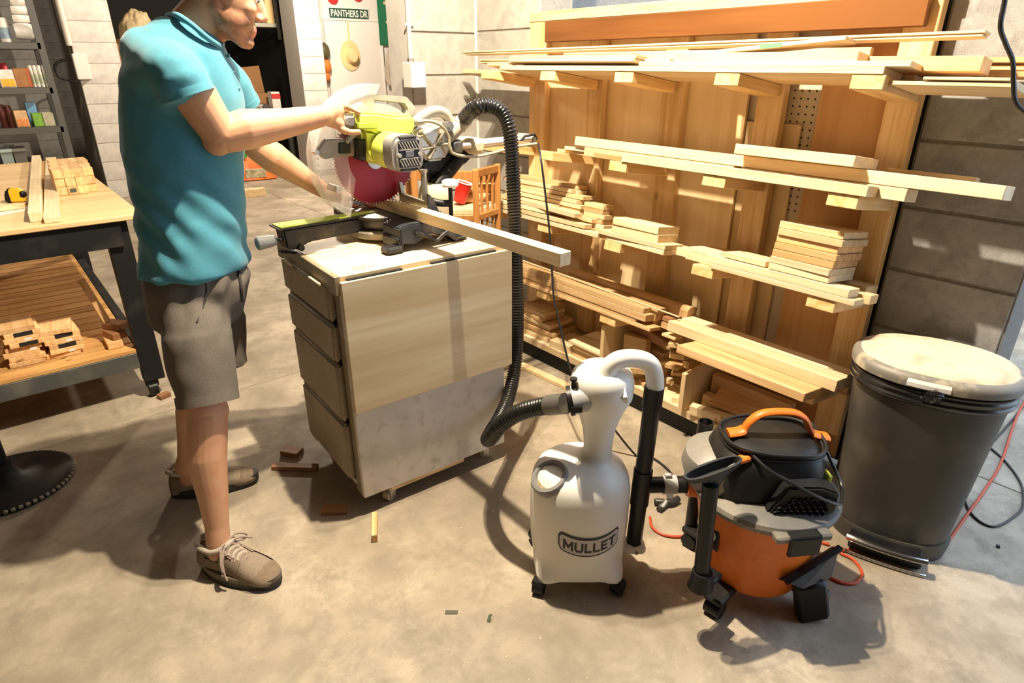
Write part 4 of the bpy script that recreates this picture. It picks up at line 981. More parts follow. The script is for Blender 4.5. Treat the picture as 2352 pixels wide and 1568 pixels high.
# carry handle
bm = bmesh.new()
hpth = [(-.105, .015, .440), (-.072, .016, .447), (-.058, .017, .470), (-.035, .018, .490), (.0, .018, .497), (.045, .018, .494), (.072, .018, .478), (.088, .018, .452), (.100, .018, .437), (.135, .018, .428)]
sp_ = spline(hpth, 6)
rings = []
for k, p in enumerate(sp_):
    t_ = (sp_[min(k + 1, len(sp_) - 1)] - sp_[max(0, k - 1)]).normalized(); nrm = Vector((-t_.z, 0, t_.x))
    wv = .013 + .006 * (abs(k / (len(sp_) - 1) - .5) > .36)
    rings.append([p + Vector((0, wv * cos(q), 0)) + nrm * .0075 * sin(q) for q in [2 * pi * j / 12 for j in range(12)]])
bm_rings(bm, rings); part('carry_handle', bm, ORG, vac)
bm = bmesh.new(); bm_box(bm, (-.105, -.062, .415), (.06, .024, .014), Matrix.Rotation(-.35, 3, 'Y'), .004); part('power_switch', bm, plain('switch_orange', (.85, .22, .03), .4), vac, False)
# side brand roundel
bm = bmesh.new(); bm_box(bm, (-.133, -.062, .20), (.006, .045, .075), Matrix.Rotation(.43, 3, 'Z'), .003); lbp = part('side_plate', bm, VBK, vac, False)
lm = text_me('D', .045, plain('logo_grey', (.5, .5, .5), .5), .0006, 1.0, bold=.0006)
o = link('logo_letter', lm, vac, (-.1372, -.0635, .20)); o.rotation_euler = (pi / 2, 0, radians(-65.4))
# yellow tag and cord wrapped round the head
bm = bmesh.new(); bm_box(bm, (.135, -.02, .335), (.012, .03, .035), None, .003); part('yellow_plug', bm, plain('plug_yellow', (.55, .6, .08), .5), vac, False)
CORD = plain('black_cord', (.012, .012, .012), .4)
bm = bmesh.new()
for dz, off in ((0, 0), (.008, .004), (-.007, .003)):
    ring = [Vector((.0 + (.112 + off) * math.copysign(abs(cos(a_)) ** .7, cos(a_)), .016 + (.088 + off) * math.copysign(abs(sin(a_)) ** .7, sin(a_)), .428 + dz + .006 * sin(2 * a_))) for a_ in [2 * pi * k / 40 for k in range(41)]]
    bm_tube(bm, ring, .0042, 8)
bm_tube(bm, spline([(-.085, -.05, .440), (-.05, -.10, .418), (.0, -.118, .395), (.05, -.135, .372), (.11, -.13, .345), (.15, -.07, .325), (.165, -.03, .33), (.15, .01, .37), (.125, .03, .42)], 10), .0042, 8)
part('power_cord', bm, CORD, vac)
# casters with dolly feet
for (x, y) in ((-.105, -.10), (.115, -.095), (-.10, .11), (.11, .11)):
    d_ = Vector((x, y, 0)).normalized()
    bm = bmesh.new(); bm_box(bm, Vector((x, y, .056)), (.09, .05, .020), Matrix.Rotation(atan2(y, x), 3, 'Z'), .006); f_ = part('caster_foot', bm, VBK, vac, False)
    bm = bmesh.new(); c_ = Vector((x, y, .0225)) + d_ * .022; s_ = Vector((-d_.y, d_.x, 0)); bm_cyl(bm, c_ - s_ * .02, c_ + s_ * .02, .022, n=20); part('wheel', bm, BLACKP, f_)
# accessories clipped to the drum: wand with crevice nozzle, floor nozzle, wand at the back
A0, A1 = loc(rd(1608, 1335, 1.255)), loc(rd(1632, 1105, 1.285))
acc = empty('vacuum_wand', rd(1608, 1345, 1.255), 0, 'black crevice wand standing in front of the orange vacuum', 'vacuum tool')
p0, p1 = Vector((0, 0, 0)), rd(1632, 1112, 1.283) - acc.location
bm = bmesh.new(); bm_cyl(bm, p0 + Vector((0, 0, .012)), p1, .0205, n=22); part('tube', bm, BPIPE, acc)
bm = bmesh.new(); a_, u_, v_ = frame(p1 - p0)
n1, n2 = rd(1572, 1108, 1.27) - acc.location, rd(1702, 1060, 1.33) - acc.location
mid = (n1 + n2) / 2; nd = (n2 - n1).normalized(); nl = (n2 - n1).length / 2; sd = nd.cross(Vector((0, 0, 1))).normalized(); upv = sd.cross(nd)
rr_ = []
for s3, hw, w3 in ((0, .021, .021), (.012, .028, .02), (.03, nl * .96, .022), (.043, nl, .024), (.043, nl * .93, .017), (.02, nl * .8, .013)):
    c3 = mid - upv * .028 + upv * s3
    rr_.append([c3 + nd * hw * math.copysign(abs(cos(q)) ** .8, cos(q)) + sd * w3 * math.copysign(abs(sin(q)) ** .8, sin(q)) for q in [2 * pi * j / 24 for j in range(24)]])
bm_rings(bm, rr_); bmesh.ops.recalc_face_normals(bm, faces=bm.faces[:]); part('nozzle', bm, plain('nozzle_black', (.016, .017, .018), .45, dust=(.05, .045, .035), dust_amt=.25), acc)
bm = bmesh.new(); bm_cyl(bm, Vector((0, 0, .0)), Vector((0, 0, .05)), .034, .026, n=22); bm_box(bm, (0.03, .0, .012), (.07, .05, .022), None, .006); part('foot_socket', bm, BLACKP, acc)
fn = empty('floor_nozzle', onz(1850, 1375), AX - pi / 2, 'flat grey floor nozzle leaning on the vacuum at the right', 'vacuum tool')
g0, g1, g2, g3 = [rd(*q) - fn.location for q in ((1803, 1335, 1.265), (1928, 1258, 1.33), (1910, 1325, 1.31), (1845, 1352, 1.26))]
Ri = Matrix.Rotation(-(AX - pi / 2), 3, 'Z')
g0, g1, g2, g3 = [Ri @ g for g in (g0, g1, g2, g3)]
nrm = (g1 - g0).cross(g3 - g0).normalized()
if nrm.y > 0: nrm = -nrm
bm = bmesh.new(); bm_rings(bm, [[g0, g1, g2, g3], [g - nrm * .03 for g in (g0, g1, g2, g3)]]); bmesh.ops.recalc_face_normals(bm, faces=bm.faces[:]); part('plate', bm, plain('nozzle_grey', (.05, .053, .056), .55), fn, False)
bm = bmesh.new(); bm_tube(bm, [g0 + nrm * .003, (g0 + g1) / 2 + nrm * .003, g1 + nrm * .003], .010, 10); part('brush_lip', bm, BLACKP, fn)
bm = bmesh.new(); bm_box(bm, ((g2.x + g3.x) / 2 + .0, (g2.y + g3.y) / 2 + .012, (g2.z + g3.z) / 4), (.085, .045, (g2.z + g3.z) / 2), Matrix.Rotation(-.25, 3, 'Y'), .010); part('swivel_neck', bm, BLACKP, fn)
wb = empty('spare_wand', rd(1604, 1090, 1.60), 0, 'short black wand standing behind the vacuum', 'vacuum tool'); wb.location.z = 0
bm = bmesh.new(); top = rd(1605, 968, 1.60) - wb.location
prof = [(.020, .0), (.020, top.z), (.0225, top.z), (.0225, top.z - .05)]
bm_lathe(bm, [(.0195, .001), (.0195, top.z - .05), (.0225, top.z - .048), (.0225, top.z), (.0185, top.z), (.0185, top.z - .06)], (0, 0, 0), 24); part('tube', bm, BPIPE, wb)

# ------------------------------------------------------------------ sliding miter saw
ZT = .8572
SAW0 = Vector((1.05, 1.98, ZT))
saw = empty('miter_saw', SAW0, 0, 'lime green and grey sliding miter saw with a red blade on the cart', 'saw')
LIME = plain('lime_plastic', (.62, .68, .11), .38, var=.08, scale=20, dust=(.66, .64, .30), dust_amt=.3, dscale=8)
SGREY = plain('saw_grey', (.30, .285, .255), .5, var=.1, dust=(.58, .50, .36), dust_amt=.4, dscale=14)
SDARK = plain('saw_dark', (.022, .022, .024), .42, .2, var=.1, dust=(.09, .08, .06), dust_amt=.2, spec=.3, dscale=12)
SBLUE = plain('saw_blue_grey', (.035, .04, .05), .5, .1, dust=(.16, .145, .115), dust_amt=.2, spec=.3, dscale=12)
ALU = plain('cast_aluminium', (.58, .55, .48), .38, .75, dust=(.72, .62, .44), dust_amt=.4, dscale=10)
RED = plain('blade_red', (.34, .012, .03), .4, .15, var=.1, scale=30)
DUSTY = plain('sawdust_coat', (.66, .55, .36), .9, var=.1, scale=30, bumps=.4)
CLEAR = glassy('clear_guard', (.92, .89, .82), .17, .12)
def sp(nm, bm, m, par=None, smooth=True, ang=38):
    bmesh.ops.translate(bm, verts=bm.verts[:], vec=-SAW0)
    return part(nm, bm, m, par or saw, smooth, ang)
TC = Vector((1.07, 2.00, 0)); BC = Vector((1.034, 1.98, 1.124)); BR = .151; ZTAB = .945
# base casting: ring, wings, feet
bm = bmesh.new(); bm_lathe(bm, [(.10, ZT + .012), (.128, ZT + .012), (.135, ZT + .018), (.135, ZT + .034), (.122, ZT + .040), (.06, ZT + .042)], TC, 48); sp('miter_scale', bm, plain('scale_dusty', (.16, .14, .11), .5, dust=(.6, .52, .38), dust_amt=.6, dscale=10))
bm = bmesh.new(); bm_lathe(bm, [(.105, ZT + .036), (.112, ZT + .05), (.112, ZTAB - .016), (.13, ZTAB - .008), (.13, ZTAB), (.02, ZTAB + .001)], TC, 48); sp('turntable', bm, plain('turntable_dark', (.05, .045, .05), .35, .3, dust=(.22, .18, .16), dust_amt=.45))
def prism_y(bm, poly, y0, y1): bm_prism(bm, poly, y1 - y0, Matrix.Translation((0, y0, 0)))
for nm, y0, y1, sgn in (('base_wing', 1.755, 1.872, -1), ('base_wing', 2.130, 2.25, 1)):
    bm = bmesh.new()
    prism_y(bm, [(.985, ZT + .03), (.985, ZT + .078), (1.01, ZTAB), (1.20, ZTAB), (1.235, ZTAB - .02), (1.235, ZT + .012), (1.20, ZT + .002), (1.17, ZT + .03), (1.10, ZT + .045), (1.04, ZT + .02)], y0, y1)
    bmesh.ops.bevel(bm, geom=bm.edges[:], offset=.004, segments=2, affect='EDGES'); sp(nm, bm, SBLUE)
    ye = y0 if sgn < 0 else y1
    for fx, fy in ((.962, ye + .02 * -sgn), (1.225, ye + .03 * -sgn)):
        bm = bmesh.new(); bm_box(bm, (fx, fy, ZT + .0125), (.062, .052, .024), None, .007); sp('foot', bm, SDARK, None, False)
    bm = bmesh.new(); bm_box(bm, (.99, (y0 + y1) / 2, ZT + .03), (.03, .10, .036), None, .006); sp('foot_strut', bm, SDARK, None, False)
bm = bmesh.new(); prism_y(bm, [(1.02, ZT + .04), (1.02, ZTAB - .004), (1.22, ZTAB - .004), (1.22, ZT + .04)], 1.872, 2.13); sp('base_body', bm, SDARK, None, False)
# spring wire clip on the near wing
bm = bmesh.new(); bm_tube(bm, spline([(1.035, 1.752, ZT + .060), (1.075, 1.742, ZT + .044), (1.11, 1.740, ZT + .024), (1.14, 1.740, ZT + .040), (1.18, 1.742, ZT + .052), (1.225, 1.745, ZT + .046)], 8), .007, 10); sp('wing_rib', bm, SDARK)
bm = bmesh.new(); bm_tube(bm, [(1.20, 1.75, ZT + .02), (1.34, 1.72, ZT + .012)], .003, 8); sp('stop_rod', bm, STEEL)
# miter arm with lime stripe, lock knob
bm = bmesh.new(); prism_y(bm, [(.685, ZTAB - .004), (.99, ZTAB - .004), (.99, ZT + .036), (.77, ZT + .030), (.72, ZT + .010), (.69, ZT + .022)], 1.965, 2.035); bmesh.ops.bevel(bm, geom=bm.edges[:], offset=.006, segments=2, affect='EDGES'); arm_ = sp('miter_arm', bm, SDARK)
bm = bmesh.new(); bm_rings(bm, [[Vector((x_, y_, ZTAB - .004 + z_)) for x_, y_ in ((.672, 1.955), (.98, 1.965), (.98, 2.035), (.672, 2.045))] for z_ in (0, .0045)]); sp('arm_cover', bm, SDARK, arm_, False)
bm = bmesh.new(); bm_rings(bm, [[Vector((x_, y_, ZTAB + z_)) for x_, y_ in ((.680, 1.962), (.82, 1.966), (1.03, 1.985), (1.03, 2.015), (.82, 2.034), (.680, 2.038))] for z_ in (.0008, .0034)]); sp('lime_stripe', bm, plain('lime_paint', (.50, .56, .09), .7, var=.12, spec=.2), arm_, False)
bm = bmesh.new(); bm_tube(bm, [(.70, 2.0, ZT + .047), (.668, 2.0, ZT + .046)], .011, 16); bm_lathe(bm, [(.010, 0), (.016, .004), (.019, .02), (.021, .05), (.0215, .06), (.017, .063), (.015, .058)], (.672, 2.0, ZT + .046), 24, (-1, 0, -.02)); sp('lock_knob', bm, plain('knob_grey', (.40, .41, .40), .5), arm_)
bm = bmesh.new(); bm_box(bm, (.70, 1.985, ZT + .006), (.055, .03, .008), Matrix.Rotation(.25, 3, 'Y'), .002); bm_cyl(bm, (.735, 1.955, ZT + .018), (.735, 1.985, ZT + .018), .010, n=14); sp('detent_lever', bm, BLACKM, arm_)
# fence
FX = 1.108
bm = bmesh.new(); bm_rings(bm, [[Vector((FX + dx, y_, z_)) for y_, z_ in ((1.775, ZTAB + .001), (1.96, ZTAB + .001), (1.965, ZTAB + .095), (1.955, ZTAB + .098), (1.945, ZTAB + .062), (1.80, ZTAB + .056), (1.785, ZTAB + .08), (1.775, ZTAB + .082))] for dx in (0, .012)]); bmesh.ops.recalc_face_normals(bm, faces=bm.faces[:]); sp('fence', bm, plain('fence_alu', (.36, .34, .26), .3, .8), None, False)
bm = bmesh.new(); bm_rings(bm, [[Vector((FX + dx, y_, z_)) for y_, z_ in ((2.01, ZTAB + .001), (2.22, ZTAB + .001), (2.22, ZTAB + .06), (2.03, ZTAB + .06))] for dx in (0, .012)]); bmesh.ops.recalc_face_normals(bm, faces=bm.faces[:]); sp('fence', bm, plain('fence_alu2', (.36, .34, .26), .3, .8), None, False)
bm = bmesh.new(); bm_rings(bm, [[Vector((x_, 1.768 + dy, z_)) for x_, z_ in ((FX - .002, ZTAB + .086), (FX + .016, ZTAB + .07), (FX + .06, ZTAB - .03), (FX + .03, ZTAB - .05), (FX - .002, ZTAB - .02))] for dy in (0, .010)]); bmesh.ops.recalc_face_normals(bm, faces=bm.faces[:]); sp('fence_bracket', bm, SBLUE, None, False)
# rear housing, work clamp
bm = bmesh.new(); bm_lathe(bm, [(.05, ZT + .03), (.058, ZT + .06), (.060, .99), (.052, 1.02), (.04, 1.03)], (1.235, 1.93, 0), 28); sp('rear_turret', bm, DUSTY)
bm = bmesh.new(); pc = ony(1034, 430, 1.78); bm_cyl(bm, (pc.x, 1.78, pc.z - .155), (pc.x, 1.78, pc.z), .0072, n=14); cl = sp('work_clamp', bm, SDARK)
bm = bmesh.new(); bm_lathe(bm, [(.012, 0), (.026, .003), (.029, .010), (.027, .022), (.018, .026), (.002, .027)], (pc.x, 1.78, pc.z), 18); sp('clamp_knob', bm, WHITEP, cl, True, 25)
bm = bmesh.new(); bm_tube(bm, spline([(pc.x + .005, 1.785, pc.z - .055), (pc.x - .03, 1.80, pc.z - .052), (pc.x - .05, 1.83, pc.z - .045), (1.16, 1.86, pc.z - .05)], 6), .012, 10); sp('clamp_bracket', bm, SDARK, cl)
bm = bmesh.new(); bm_cyl(bm, (1.150, 1.86, ZTAB), (1.150, 1.86, 1.09), .0105, n=14); bm_cyl(bm, (1.150, 1.86, 1.085), (1.150, 1.86, 1.094), .014, n=14); sp('clamp_post', bm, STEEL)
# blade with teeth
bm = bmesh.new(); nt_ = 80; f_, b_ = [], []
poly = []
for k in range(nt_):
    a_ = 2 * pi * k / nt_
    for da, r_ in ((0, BR + .0), (.010, BR - .009), (.045, BR - .008), (.066, BR - .002)):
        poly.append((BC.x + r_ * cos(a_ + da), BC.z + r_ * sin(a_ + da)))
prism_y(bm, poly, BC.y - .0012, BC.y + .0012); sp('blade', bm, RED, None, False)
bm = bmesh.new(); bm_cyl(bm, (BC.x, BC.y - .008, BC.z), (BC.x, BC.y + .008, BC.z), .030, n=28); sp('arbor_flange', bm, STEEL)
tooth = bmesh.new(); prism_y(tooth, [(-.0005, -.004), (.0022, -.004), (.0022, .001), (-.0005, .0018)], -.0018, .0018); tme = mesh_bm(tooth, plain('carbide', (.45, .42, .38), .3, .9))
for k in range(nt_):
    a_ = 2 * pi * k / nt_
    link('tooth', tme, saw, Vector((BC.x + (BR) * cos(a_), BC.y, BC.z + BR * sin(a_))) - SAW0, (0, pi / 2 - a_, 0))
# clear guard: wide sector of two plates with an outer rim
def arcpts(c, r, a0, a1, n): return [(c.x + r * cos(radians(a0 + (a1 - a0) * k / n)), c.z + r * sin(radians(a0 + (a1 - a0) * k / n))) for k in range(n + 1)]
GC = Vector((1.036, 0, 1.135)); R1 = .226
outer = arcpts(GC, R1, 84, 222, 30); inner = arcpts(GC, .112, 214, 150, 14) + arcpts(GC, .195, 128, 88, 10)
for yy in (1.948, 2.006):
    bm = bmesh.new(); prism_y(bm, outer + [(GC.x - .125, GC.z - .185)] + inner, yy, yy + .0025); sp('clear_guard', bm, CLEAR, None, False)
rim = bmesh.new(); o1 = arcpts(GC, R1, 84, 222, 40); o2 = arcpts(GC, R1 - .003, 222, 84, 40); prism_y(rim, o1 + o2, 1.948, 2.0085); rg = sp('guard_rim', rim, glassy('clear_guard_rim', (.95, .92, .85), .30, .1), None, False)
GBOLT = plain('guard_bolt', (.42, .37, .32), .4, .5)
bp = ony(778, 436, 1.945); bm = bmesh.new(); bm_cyl(bm, (bp.x, 1.940, bp.z), (bp.x, 2.01, bp.z), .012, n=18); sp('guard_bolt', bm, GBOLT)
# rivet line along the rim
riv = bmesh.new(); bm_cyl(riv, (0, -.002, 0), (0, .002, 0), .003, n=8); rme = mesh_bm(riv, plain('rivet_white', (.85, .83, .78), .4))
for k in range(12):
    a_ = radians(135 + 5.2 * k); link('rivet', rme, saw, Vector((GC.x + (R1 - .010) * cos(a_), 1.9465, GC.z + (R1 - .010) * sin(a_))) - SAW0)
# fixed upper guard shell over the blade (grey casting) and gearbox
bm = bmesh.new()
sh_o = arcpts(GC, .172, 10, 128, 22) + [(GC.x - .085, GC.z + .055), (GC.x - .02, GC.z + .03), (GC.x + .12, GC.z - .01)]
prism_y(bm, sh_o, 1.957, 2.002); bmesh.ops.bevel(bm, geom=[e for e in bm.edges if e.calc_face_angle(0) > .6], offset=.004, segments=2, affect='EDGES'); sp('upper_guard', bm, ALU)
def blk(nm, pts, y0, y1, m, bev=.006, par=None):
    bm = bmesh.new(); prism_y(bm, pts, y0, y1)
    if bev: bmesh.ops.bevel(bm, geom=bm.edges[:], offset=bev, segments=3, affect='EDGES')
    return sp(nm, bm, m, par)
def pxp(lst, Y): return [(lambda v: (v.x, v.z))(ony(x, y, Y)) for x, y in lst]
# guard link casting on the left, with dark window
blk('guard_link', pxp([(729, 345), (747, 320), (785, 318), (830, 320), (830, 358), (790, 360), (745, 366)], 1.935), 1.935, 1.957, SGREY, .004)
blk('link_window', pxp([(779, 327), (806, 328), (806, 352), (779, 353)], 1.930), 1.930, 1.938, SDARK, .002)
bm = bmesh.new(); q = ony(729, 350, 1.93); bm_cyl(bm, (q.x, 1.93, q.z), (q.x, 1.96, q.z), .007, n=12); bm_cyl(bm, (ony(798, 325, 1.93).x, 1.928, ony(798, 325, 1.93).z), (ony(798, 325, 1.93).x, 1.96, ony(798, 325, 1.93).z), .006, n=12); sp('link_screw', bm, STEEL)
blk('link_lever', pxp([(795, 322), (813, 302), (830, 300), (830, 312), (816, 316), (802, 328)], 1.925), 1.925, 1.94, SGREY, .003)
# handle bar body (lime), grip, trigger
blk('handle_body', pxp([(818, 262), (836, 258), (862, 259), (920, 267), (953, 262), (956, 300), (944, 312), (880, 312), (850, 300), (822, 296)], 1.885), 1.885, 1.955, LIME, .010)
gr = blk('grip', pxp([(776, 284), (786, 268), (800, 262), (821, 262), (821, 296), (806, 296), (788, 292)], 1.892), 1.892, 1.948, plain('grip_grey', (.11, .10, .095), .5, dust=(.3, .27, .22), dust_amt=.3), .010)
blk('trigger', pxp([(821, 281), (868, 280), (868, 294), (858, 296), (822, 296)], 1.882), 1.880, 1.90, plain('trigger_green', (.38, .46, .05), .4), .003)
# gearbox / neck in lime under the bar
blk('gear_housing', pxp([(832, 296), (905, 300), (945, 312), (952, 350), (930, 372), (890, 382), (850, 374), (838, 350)], 1.90), 1.90, 1.957, LIME, .012)
blk('brush_band', pxp([(822, 322), (842, 318), (842, 372), (824, 366)], 1.905), 1.905, 1.950, SDARK, .004)
# motor: cylinder towards the viewer with vented cap
mc0 = ony(908, 344, 1.84); 
MO = Vector((mc0.x, 0, mc0.z - .004))
bm = bmesh.new(); bm_lathe(bm, [(.052, 0), (.058, .02), (.058, .07), (.054, .085)], (MO.x, 1.91, MO.z), 32, (0, -1, 0)); sp('motor_can', bm, LIME)
bm = bmesh.new()
octo = [(MO.x + .056 * math.copysign(abs(cos(2 * pi * k / 32)) ** .6, cos(2 * pi * k / 32)), MO.z + .056 * math.copysign(abs(sin(2 * pi * k / 32)) ** .6, sin(2 * pi * k / 32))) for k in range(32)]
prism_y(bm, octo, 1.755, 1.83); bmesh.ops.bevel(bm, geom=[e for e in bm.edges if e.calc_face_angle(0) > .8], offset=.010, segments=3, affect='EDGES'); cap = sp('motor_cap', bm, plain('cap_grey', (.27, .255, .235), .45, dust=(.45, .4, .31), dust_amt=.3), None)
bm = bmesh.new(); bm_box(bm, (MO.x, 1.7545, MO.z), (.074, .003, .078), None, .001); sp('vent_recess', bm, BLACKP, cap, False)
SL_ = plain('slat_grey', (.36, .34, .31), .45)
for r_ in range(2):
    for k in range(7):
        bm = bmesh.new(); bm_box(bm, (MO.x - .030 + k * .010, 1.7525, MO.z + (.026 if r_ == 0 else -.026)), (.0032, .004, .024), Matrix.Rotation(-.5, 3, 'Y')); sp('vent_slat', bm, SL_, cap, False)
for zz in (.0135, -.0135):
    bm = bmesh.new(); bm_box(bm, (MO.x, 1.7525, MO.z + zz), (.072, .004, .003)); sp('vent_bar', bm, SL_, cap, False)
bm = bmesh.new(); bm_box(bm, (MO.x, 1.752, MO.z), (.030, .005, .021), None, .002); sp('vent_badge', bm, plain('badge_dusk', (.12, .12, .14), .4), cap, False)
for s_ in (-1, 1):
    bm = bmesh.new(); bm_cyl(bm, (MO.x + s_ * .036, 1.749, MO.z - .002), (MO.x + s_ * .036, 1.757, MO.z - .002), .0065, n=14); sp('cap_screw', bm, SL_, cap)
    bm = bmesh.new(); bm_box(bm, (MO.x, 1.760, MO.z + s_ * .0475), (.060, .014, .006), None, .002); sp('cap_slot', bm, BLACKP, cap, False)
# rating plates on the lime housing
bm = bmesh.new(); q = ony(866, 345, 1.895); bm_box(bm, (q.x, 1.8985, q.z), (.030, .003, .020), Matrix.Rotation(.2, 3, 'Y')); sp('rating_plate', bm, plain('plate_dark', (.10, .10, .09), .4, var=.6, scale=120), None, False)
bm = bmesh.new(); q = ony(880, 350, 1.893); bm_cyl(bm, (q.x, 1.888, q.z), (q.x, 1.90, q.z), .009, n=16); sp('brush_cap', bm, SGREY)
# carry handle on top
ho = pxp([(832, 262), (838, 240), (853, 215), (935, 222), (955, 246), (951, 268), (932, 266), (936, 250), (928, 238), (862, 231), (860, 262)], 1.955)
bm = bmesh.new(); prism_y(bm, ho, 1.955, 1.995); bmesh.ops.bevel(bm, geom=bm.edges[:], offset=.003, segments=2, affect='EDGES'); sp('carry_handle', bm, SGREY)
# pivot casting, spring arms, rails
blk('pivot_arm', pxp([(952, 300), (985, 280), (1018, 276), (1036, 292), (1040, 340), (1022, 368), (985, 372), (965, 350), (950, 330)], 1.90), 1.90, 1.965, ALU, .010)
for k, (a_, b_) in enumerate((((955, 318), (1010, 290)), ((960, 345), (1030, 330)), ((985, 365), (1020, 300)), ((965, 300), (1000, 345)))):
    A_, B_ = ony(*a_, 1.893), ony(*b_, 1.893); bm = bmesh.new(); bm_tube(bm, [A_, B_], .008, 8); sp('pivot_rib', bm, ALU)
bm = bmesh.new(); q = ony(1028, 290, 1.89); bm_cyl(bm, (q.x, 1.875, q.z), (q.x, 1.98, q.z), .016, n=18); bm_cyl(bm, (q.x, 1.865, q.z), (q.x, 1.88, q.z), .010, n=6); sp('pivot_bolt', bm, STEEL)
bm = bmesh.new(); bm_tube(bm, spline([ony(x, y, 1.93) for x, y in ((948, 290), (970, 268), (1000, 255), (1022, 262), (1038, 285))], 8), .018, 14); sp('guard_hood', bm, SGREY)
for yy, zz in ((1.905, 0), (1.975, .0)):
    bm = bmesh.new(); A_, B_ = ony(1035, 334, 1.90), ony(1222, 326, 1.90); bm_cyl(bm, (A_.x, yy, (A_.z + B_.z) / 2), (B_.x, yy, (A_.z + B_.z) / 2), .0125, n=18); sp('slide_rail', bm, CHROME)
zr = (ony(1035, 334, 1.90).z + ony(1222, 326, 1.90).z) / 2; xr = ony(1222, 326, 1.90).x; xs = ony(1095, 338, 1.90).x
bm = bmesh.new(); bm_box(bm, (xr + .004, 1.94, zr), (.032, .105, .040), None, .010); sp('rail_end_cap', bm, SGREY)
bm = bmesh.new(); bm_tube(bm, [(xr + .022, 1.90, zr + .003), (xr - .0, 1.885, zr + .022), (xr - .05, 1.885, zr + .018), (xr - .06, 1.89, zr + .004)], .005, 8); sp('cord_hook', bm, SDARK)
bm = bmesh.new(); bm_box(bm, (xs, 1.94, zr - .004), (.062, .12, .056), None, .016); sp('slide_bearing', bm, DUSTY)
bm = bmesh.new(); bm_box(bm, (ony(1048, 335, 1.9).x, 1.94, zr), (.05, .11, .05), None, .010); sp('rail_clamp', bm, SBLUE)
# vertical support and chute
blk('pivot_support', pxp([(962, 372), (1030, 352), (1062, 348), (1096, 350), (1070, 378), (1020, 400), (975, 396)], 1.93), 1.93, 1.99, SDARK, .008)
bm = bmesh.new(); A_, B_ = ony(1052, 365, 1.93), ony(1002, 428, 1.93); bm_lathe(bm, [(.026, 0), (.026, (B_ - A_).length), (.028, (B_ - A_).length), (.022, (B_ - A_).length - .004), (.022, .01)], A_, 22, B_ - A_, cap=False); sp('dust_chute', bm, SDARK)
blk('support_column', [(1.215, ZTAB), (1.275, ZTAB), (1.30, 1.10), (1.24, 1.12)], 1.945, 2.0, SDARK, .008)
bm = bmesh.new(); A_, B_ = ony(1028, 318, 1.905), ony(1070, 272, 1.905); bm_lathe(bm, [(.020, 0), (.0225, .03), (.025, (B_ - A_).length * .6), (.0275, (B_ - A_).length * .62), (.0275, (B_ - A_).length)], A_, 24, B_ - A_); sp('dust_port', bm, SGREY)
# cream cord along the rails, dark cord hanging to the floor
bm = bmesh.new(); bm_tube(bm, spline([ony(x, y, 1.87) for x, y in ((956, 280), (985, 278), (1012, 288), (1030, 312), (1034, 340), (1045, 354), (1085, 360), (1130, 352), (1180, 338), (1232, 330))], 8), .0052, 8); sp('cord_sleeve', bm, plain('cord_cream', (.40, .35, .26), .6))
bm = bmesh.new(); A_ = ony(950, 280, 1.9); bm_cyl(bm, A_, A_ + Vector((.035, -.003, -.002)), .0085, n=12); sp('cord_boot', bm, SGREY)
bm = bmesh.new(); bm_tube(bm, spline([ony(1236, 330, 1.88), rd(1243, 370, 2.45), rd(1252, 440, 2.42), rd(1263, 540, 2.38), rd(1268, 620, 2.34), rd(1272, 680, 2.30), rd(1288, 755, 2.24), rd(1304, 825, 2.18), rd(1318, 865, 2.14), rd(1350, 905, 2.12), onz(1460, 1045, .006), onz(1500, 1052, .006), onz(1540, 1085, .006), onz(1550, 1120, .006)], 10), .0042, 8); sp('power_cord', bm, CORD)

# ------------------------------------------------------------------ workpiece on the saw
wpz = ZTAB + .0012
wpc = box('workpiece_board', (-.020, -.575, 0), (.020, .575, .036), PINE2, None, .0015)
wpc.location = (1.084, 1.105 + .575, wpz + .019); wpc.rotation_euler = (0, 0, radians(.5))
tag(wpc, 'long square pine stick clamped on the saw and sticking out to the right', 'board')

# ------------------------------------------------------------------ the man at the saw
def bm_ball(bm, c, r, M3=None, sub=3):
    m = (M3 or Matrix.Identity(3)).to_4x4(); rr = r if isinstance(r, (tuple, list)) else (r, r, r)
    S = Matrix.Diagonal((*rr, 1)); T = Matrix.Translation(c)
    bmesh.ops.create_icosphere(bm, subdivisions=sub, radius=1.0, matrix=T @ m @ S)
def bm_caps(bm, pts, rad, n=20):
    """chain of round cones"""
    for i in range(len(pts) - 1):
        bm_cyl(bm, pts[i], pts[i + 1], rad[i], rad[i + 1], n)
    for p, r in zip(pts, rad): bm_ball(bm, p, r, sub=2)
def fuse(name, bm, vox, smooth_it, mat, parent, fac=.5):
    me = bpy.data.meshes.new(name); bm.to_mesh(me); bm.free()
    o = bpy.data.objects.new(name, me); COL.objects.link(o)
    md = o.modifiers.new('r', 'REMESH'); md.mode = 'VOXEL'; md.voxel_size = vox; md.use_smooth_shade = True
    if smooth_it:
        ms = o.modifiers.new('s', 'SMOOTH'); ms.factor = fac; ms.iterations = smooth_it
    dg = bpy.context.evaluated_depsgraph_get(); dg.update()
    nm_ = bpy.data.meshes.new_from_object(o.evaluated_get(dg))
    bpy.data.objects.remove(o); bpy.data.meshes.remove(me)
    nm_.materials.clear(); nm_.materials.append(mat)
    for p in nm_.polygons: p.use_smooth = True
    return link(name, nm_, parent)
FD = (RT * .94 + FH * .34).normalized(); LATR = Vector((FD.y, -FD.x, 0))     # facing, towards his right side
PEL = Vector((.40, 1.93, 0))
man = empty('person', PEL, 0, 'man in teal shirt and grey shorts working the saw', 'person')
def W(p): return Vector(p) - PEL
def R_(px, py, D): return rd(px, py, D) - PEL
